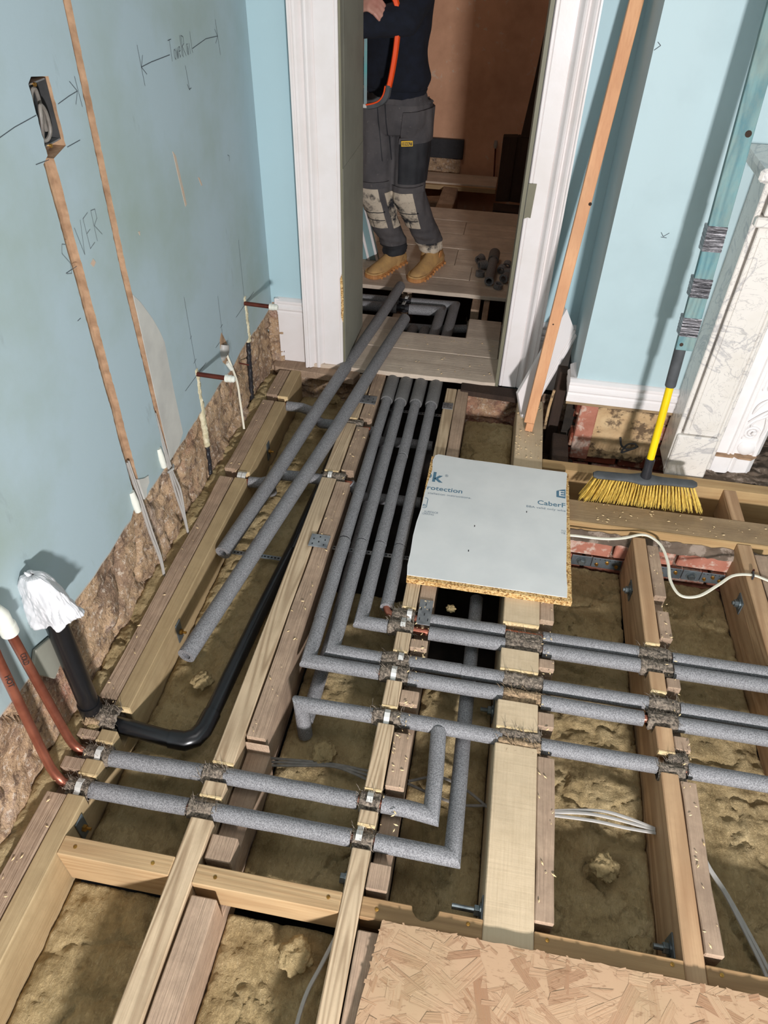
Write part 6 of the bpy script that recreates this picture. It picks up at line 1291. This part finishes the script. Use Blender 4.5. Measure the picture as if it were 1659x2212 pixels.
# tag with lettering on the thigh panel
tg = V((-0.553, 3.772, 0.697)); tn = V((0.12, -1, 0.05)).normalized(); tu = V((1, 0.12, 0.06)).normalized(); tv = tn.cross(tu).normalized(); tv = -tv if tv.z < 0 else tv
def closest(src, p): return min(src.v, key=lambda v: (v.x - p.x) ** 2 + (v.z - p.z) ** 2 + (10 if v.y > 3.88 else 0))
tg.y = min(closest(tr_, V((tg.x + q, 0, tg.z))).y for q in (0.0, 0.03, 0.055)) - 0.022
mb = MB(); c4 = [tg + tu * a + tv * b for a, b in ((0, 0), (0.056, 0), (0.056, 0.024), (0, 0.024))]; mb.add(c4 + [p + tn * 0.0015 for p in c4], [(3, 2, 1, 0), (4, 5, 6, 7), (0, 1, 5, 4), (1, 2, 6, 5), (2, 3, 7, 6), (3, 0, 4, 7)])
tag_ = obj('logo_tag', mb, 'yellow_tag', trousers)
mb = MB(); c4 = [tg + tu * a + tv * b + tn * 0.0016 for a, b in ((0.003, 0.0035), (0.053, 0.0035), (0.053, 0.0185), (0.003, 0.0185))]; mb.add(c4, [(0, 1, 2, 3)]); obj('tag_field', mb, 'black_ink', trousers)
lettering('DEWALT', trousers, 'yellow_tag', tg + tu * 0.0055 + tv * 0.006 + tn * 0.0022, tu, tv, 0.045, 0.0105, 0.02)
# jumper
mb = MB()
prof = [(0.898, 0.148, 0.106), (0.925, 0.150, 0.110), (0.945, 0.163, 0.122), (0.975, 0.176, 0.134), (1.005, 0.168, 0.128), (1.06, 0.152, 0.120), (1.12, 0.150, 0.122), (1.22, 0.164, 0.132), (1.32, 0.176, 0.130), (1.40, 0.178, 0.115), (1.445, 0.120, 0.085), (1.475, 0.075, 0.07)]
mb.rings([ring_e((PX + 0.004, PY, z), SD, FD, a, b, 26, 2.3) for z, a, b in prof])
limb(mb, [shL + V((0, 0, -0.01)) - SD * 0.02, shL.lerp(elL, 0.5), elL, elL.lerp(wrL, 0.5), wrL - (wrL - elL).normalized() * 0.01], [0.078, 0.071, 0.064, 0.057, 0.045]); limb(mb, [shR + V((0, 0, -0.01)) + SD * 0.02, shR.lerp(elR, 0.5), elR, elR.lerp(wrR, 0.5), wrR - (wrR - elR).normalized() * 0.03], [0.078, 0.070, 0.062, 0.055, 0.045])
def wr_j(p): return 0.006 * N((p.x * 8, p.y * 8, p.z * 13)) + 0.003 * N((p.x * 24, p.y * 24, p.z * 20))
jm = remesh(mb, 0.009, 5, wr_j); jo = obj('jumper', jm, 'navy', wk, smooth=True, angle=180)
patch('hem_rib', jm, 'navy', [(V((0, 0, 0.893)), V((0, 0, -1))), (V((0, 0, 0.935)), V((0, 0, 1)))], V((0, -1, 0)), 0.003, jo)
# boots
def boot(toe, heel, top, nm='boot'):
    toe = V(toe); heel = V(heel); d = (toe - heel); L = d.length; d.normalize(); s_ = V((-d.y, d.x, 0))
    t = obj(nm, MB().rings([[heel + d * L * p + s_ * w_ * c + V((0, 0, z0 + (z1 - z0) * (0.5 + 0.5 * e))) for c, e in [(math.cos(2 * PI * i / 18) * (0.80 if math.sin(2 * PI * i / 18) > 0 else 1), math.sin(2 * PI * i / 18)) for i in range(18)]] for p, w_, z0, z1 in ((0.0, 0.030, 0.02, 0.085), (0.05, 0.040, 0.018, 0.12), (0.2, 0.043, 0.018, 0.135), (0.36, 0.044, 0.018, 0.13), (0.52, 0.046, 0.018, 0.105), (0.7, 0.050, 0.018, 0.088), (0.85, 0.050, 0.018, 0.078), (0.95, 0.040, 0.018, 0.064), (1.0, 0.022, 0.022, 0.046))]), 'boot', wk, smooth=True, angle=70)
    sp = [(0.0, 0.024), (0.03, 0.038), (0.15, 0.044), (0.35, 0.042), (0.5, 0.044), (0.7, 0.054), (0.85, 0.054), (0.95, 0.044), (1.0, 0.028), (1.015, 0.012)]
    out = [(p, w_) for p, w_ in sp] + [(p, -w_) for p, w_ in reversed(sp)]
    obj('sole', MB().prism([((heel + d * L * p + s_ * w_).x, (heel + d * L * p + s_ * w_).y) for p, w_ in out], 'z', 0.0205, 0.042), 'sole', t, bevel=0.003)
    obj('welt', MB().prism([((heel + d * L * (0.5 + (p - 0.5) * 0.99) + s_ * w_ * 0.96).x, (heel + d * L * (0.5 + (p - 0.5) * 0.99) + s_ * w_ * 0.96).y) for p, w_ in out], 'z', 0.042, 0.052), 'boot', t, bevel=0.002)
    for k in range(9):
        for sg in (-1, 1):
            p = 0.06 + 0.1 * k; w_ = 0.046 if p < 0.55 else 0.055; c = heel + d * L * p + s_ * sg * w_
            obj('tread_lug', MB().lathe([(0.006, 0), (0.006, 0.014), (0.001, 0.014)], (c.x, c.y, 0.0205), (0, 0, 1), 6), 'sole', t)
    obj('shaft', MB().tube([heel + d * L * 0.2 + V((0, 0, 0.09)), V(top) + V((0, 0, -0.03)), V(top) + V((0, 0, 0.05))], [0.050, 0.053, 0.050], 18), 'boot', t, smooth=True, angle=60)
    for sg in (-1, 1): obj('elastic_gore', MB().lathe([(0.02, -0.002), (0.019, 0.002), (0.001, 0.003)], heel + d * L * 0.26 + s_ * sg * 0.0445 + V((0, 0, 0.102)), s_ * sg, 14), 'sole', t)
    return t
boot((-0.462, 3.752, 0), (-0.352, 4.075, 0), ankL); boot((-0.703, 3.748, 0), (-0.560, 4.03, 0), ankR)
# hacksaw held in the right hand
sw = thing('hacksaw', (-0.64, 3.59, 0.9), 'orange framed hacksaw with teal blade held upright by the worker', 'saw')
def flat_bar(pts, wd, th, mat, nm, parent):
    P = [V(p) for p in pts]; rr = []
    for i, p in enumerate(P):
        d = (P[min(i + 1, len(P) - 1)] - P[max(i - 1, 0)]).normalized(); n_ = d.cross(V((0, 1, 0))).normalized(); w_ = wd[i] if isinstance(wd, list) else wd
        rr.append([p + n_ * w_ + V((0, th, 0)), p + n_ * w_ * .6 + V((0, -th, 0)), p - n_ * w_ * .6 + V((0, -th, 0)), p - n_ * w_ + V((0, th, 0))])
    return obj(nm, MB().rings(rr), mat, parent, bevel=0.0015)
SY = 3.585
fr = flat_bar(curve([(-0.700, SY, 1.325), (-0.62, SY, 1.335), (-0.572, SY, 1.30), (-0.560, SY, 1.22), (-0.566, SY, 1.13), (-0.580, SY, 1.04), (-0.592, SY, 0.985)], 4), 0.0135, 0.007, 'orange', 'frame', sw)
flat_bar(curve([(-0.593, SY, 0.992), (-0.600, SY, 0.955), (-0.622, SY, 0.925), (-0.655, SY, 0.908), (-0.690, SY, 0.902)], 4), [0.015] * 4 + [0.017] * 5 + [0.014] * 8, 0.0085, 'grip', 'rubber_corner', sw)
flat_bar(curve([(-0.607, SY - 0.006, 0.99), (-0.615, SY - 0.006, 0.955), (-0.634, SY - 0.006, 0.93), (-0.662, SY - 0.006, 0.917), (-0.694, SY - 0.006, 0.91)], 4), 0.004, 0.004, 'orange', 'orange_lip', sw)
obj('blade', MB().box(-0.7035, -0.6900, SY - 0.001, SY + 0.001, 0.905, 1.33), 'teal_blade', sw)
mb = MB()
for k in range(70): z = 0.91 + 0.0058 * k; mb.add([(-0.7035, SY - 0.0008, z), (-0.7035, SY + 0.0008, z), (-0.7065, SY, z + 0.002), (-0.7035, SY, z + 0.004)], [(0, 1, 2), (1, 3, 2), (3, 0, 2)])
obj('teeth', mb, 'steel', sw, kind='stuff')
obj('blade_holder', MB().box(-0.715, -0.688, SY - 0.005, SY + 0.005, 0.896, 0.912), 'clip', sw, bevel=0.002); obj('blade_holder', MB().box(-0.715, -0.688, SY - 0.005, SY + 0.005, 1.318, 1.334), 'clip', sw, bevel=0.002)
flat_bar(curve([(-0.72, SY, 1.33), (-0.76, SY, 1.335), (-0.78, SY, 1.31), (-0.77, SY, 1.26)], 4), 0.012, 0.010, 'grip', 'handle', sw)
for o_ in bpy.data.objects:
    if '_o' in o_: del o_['_o']
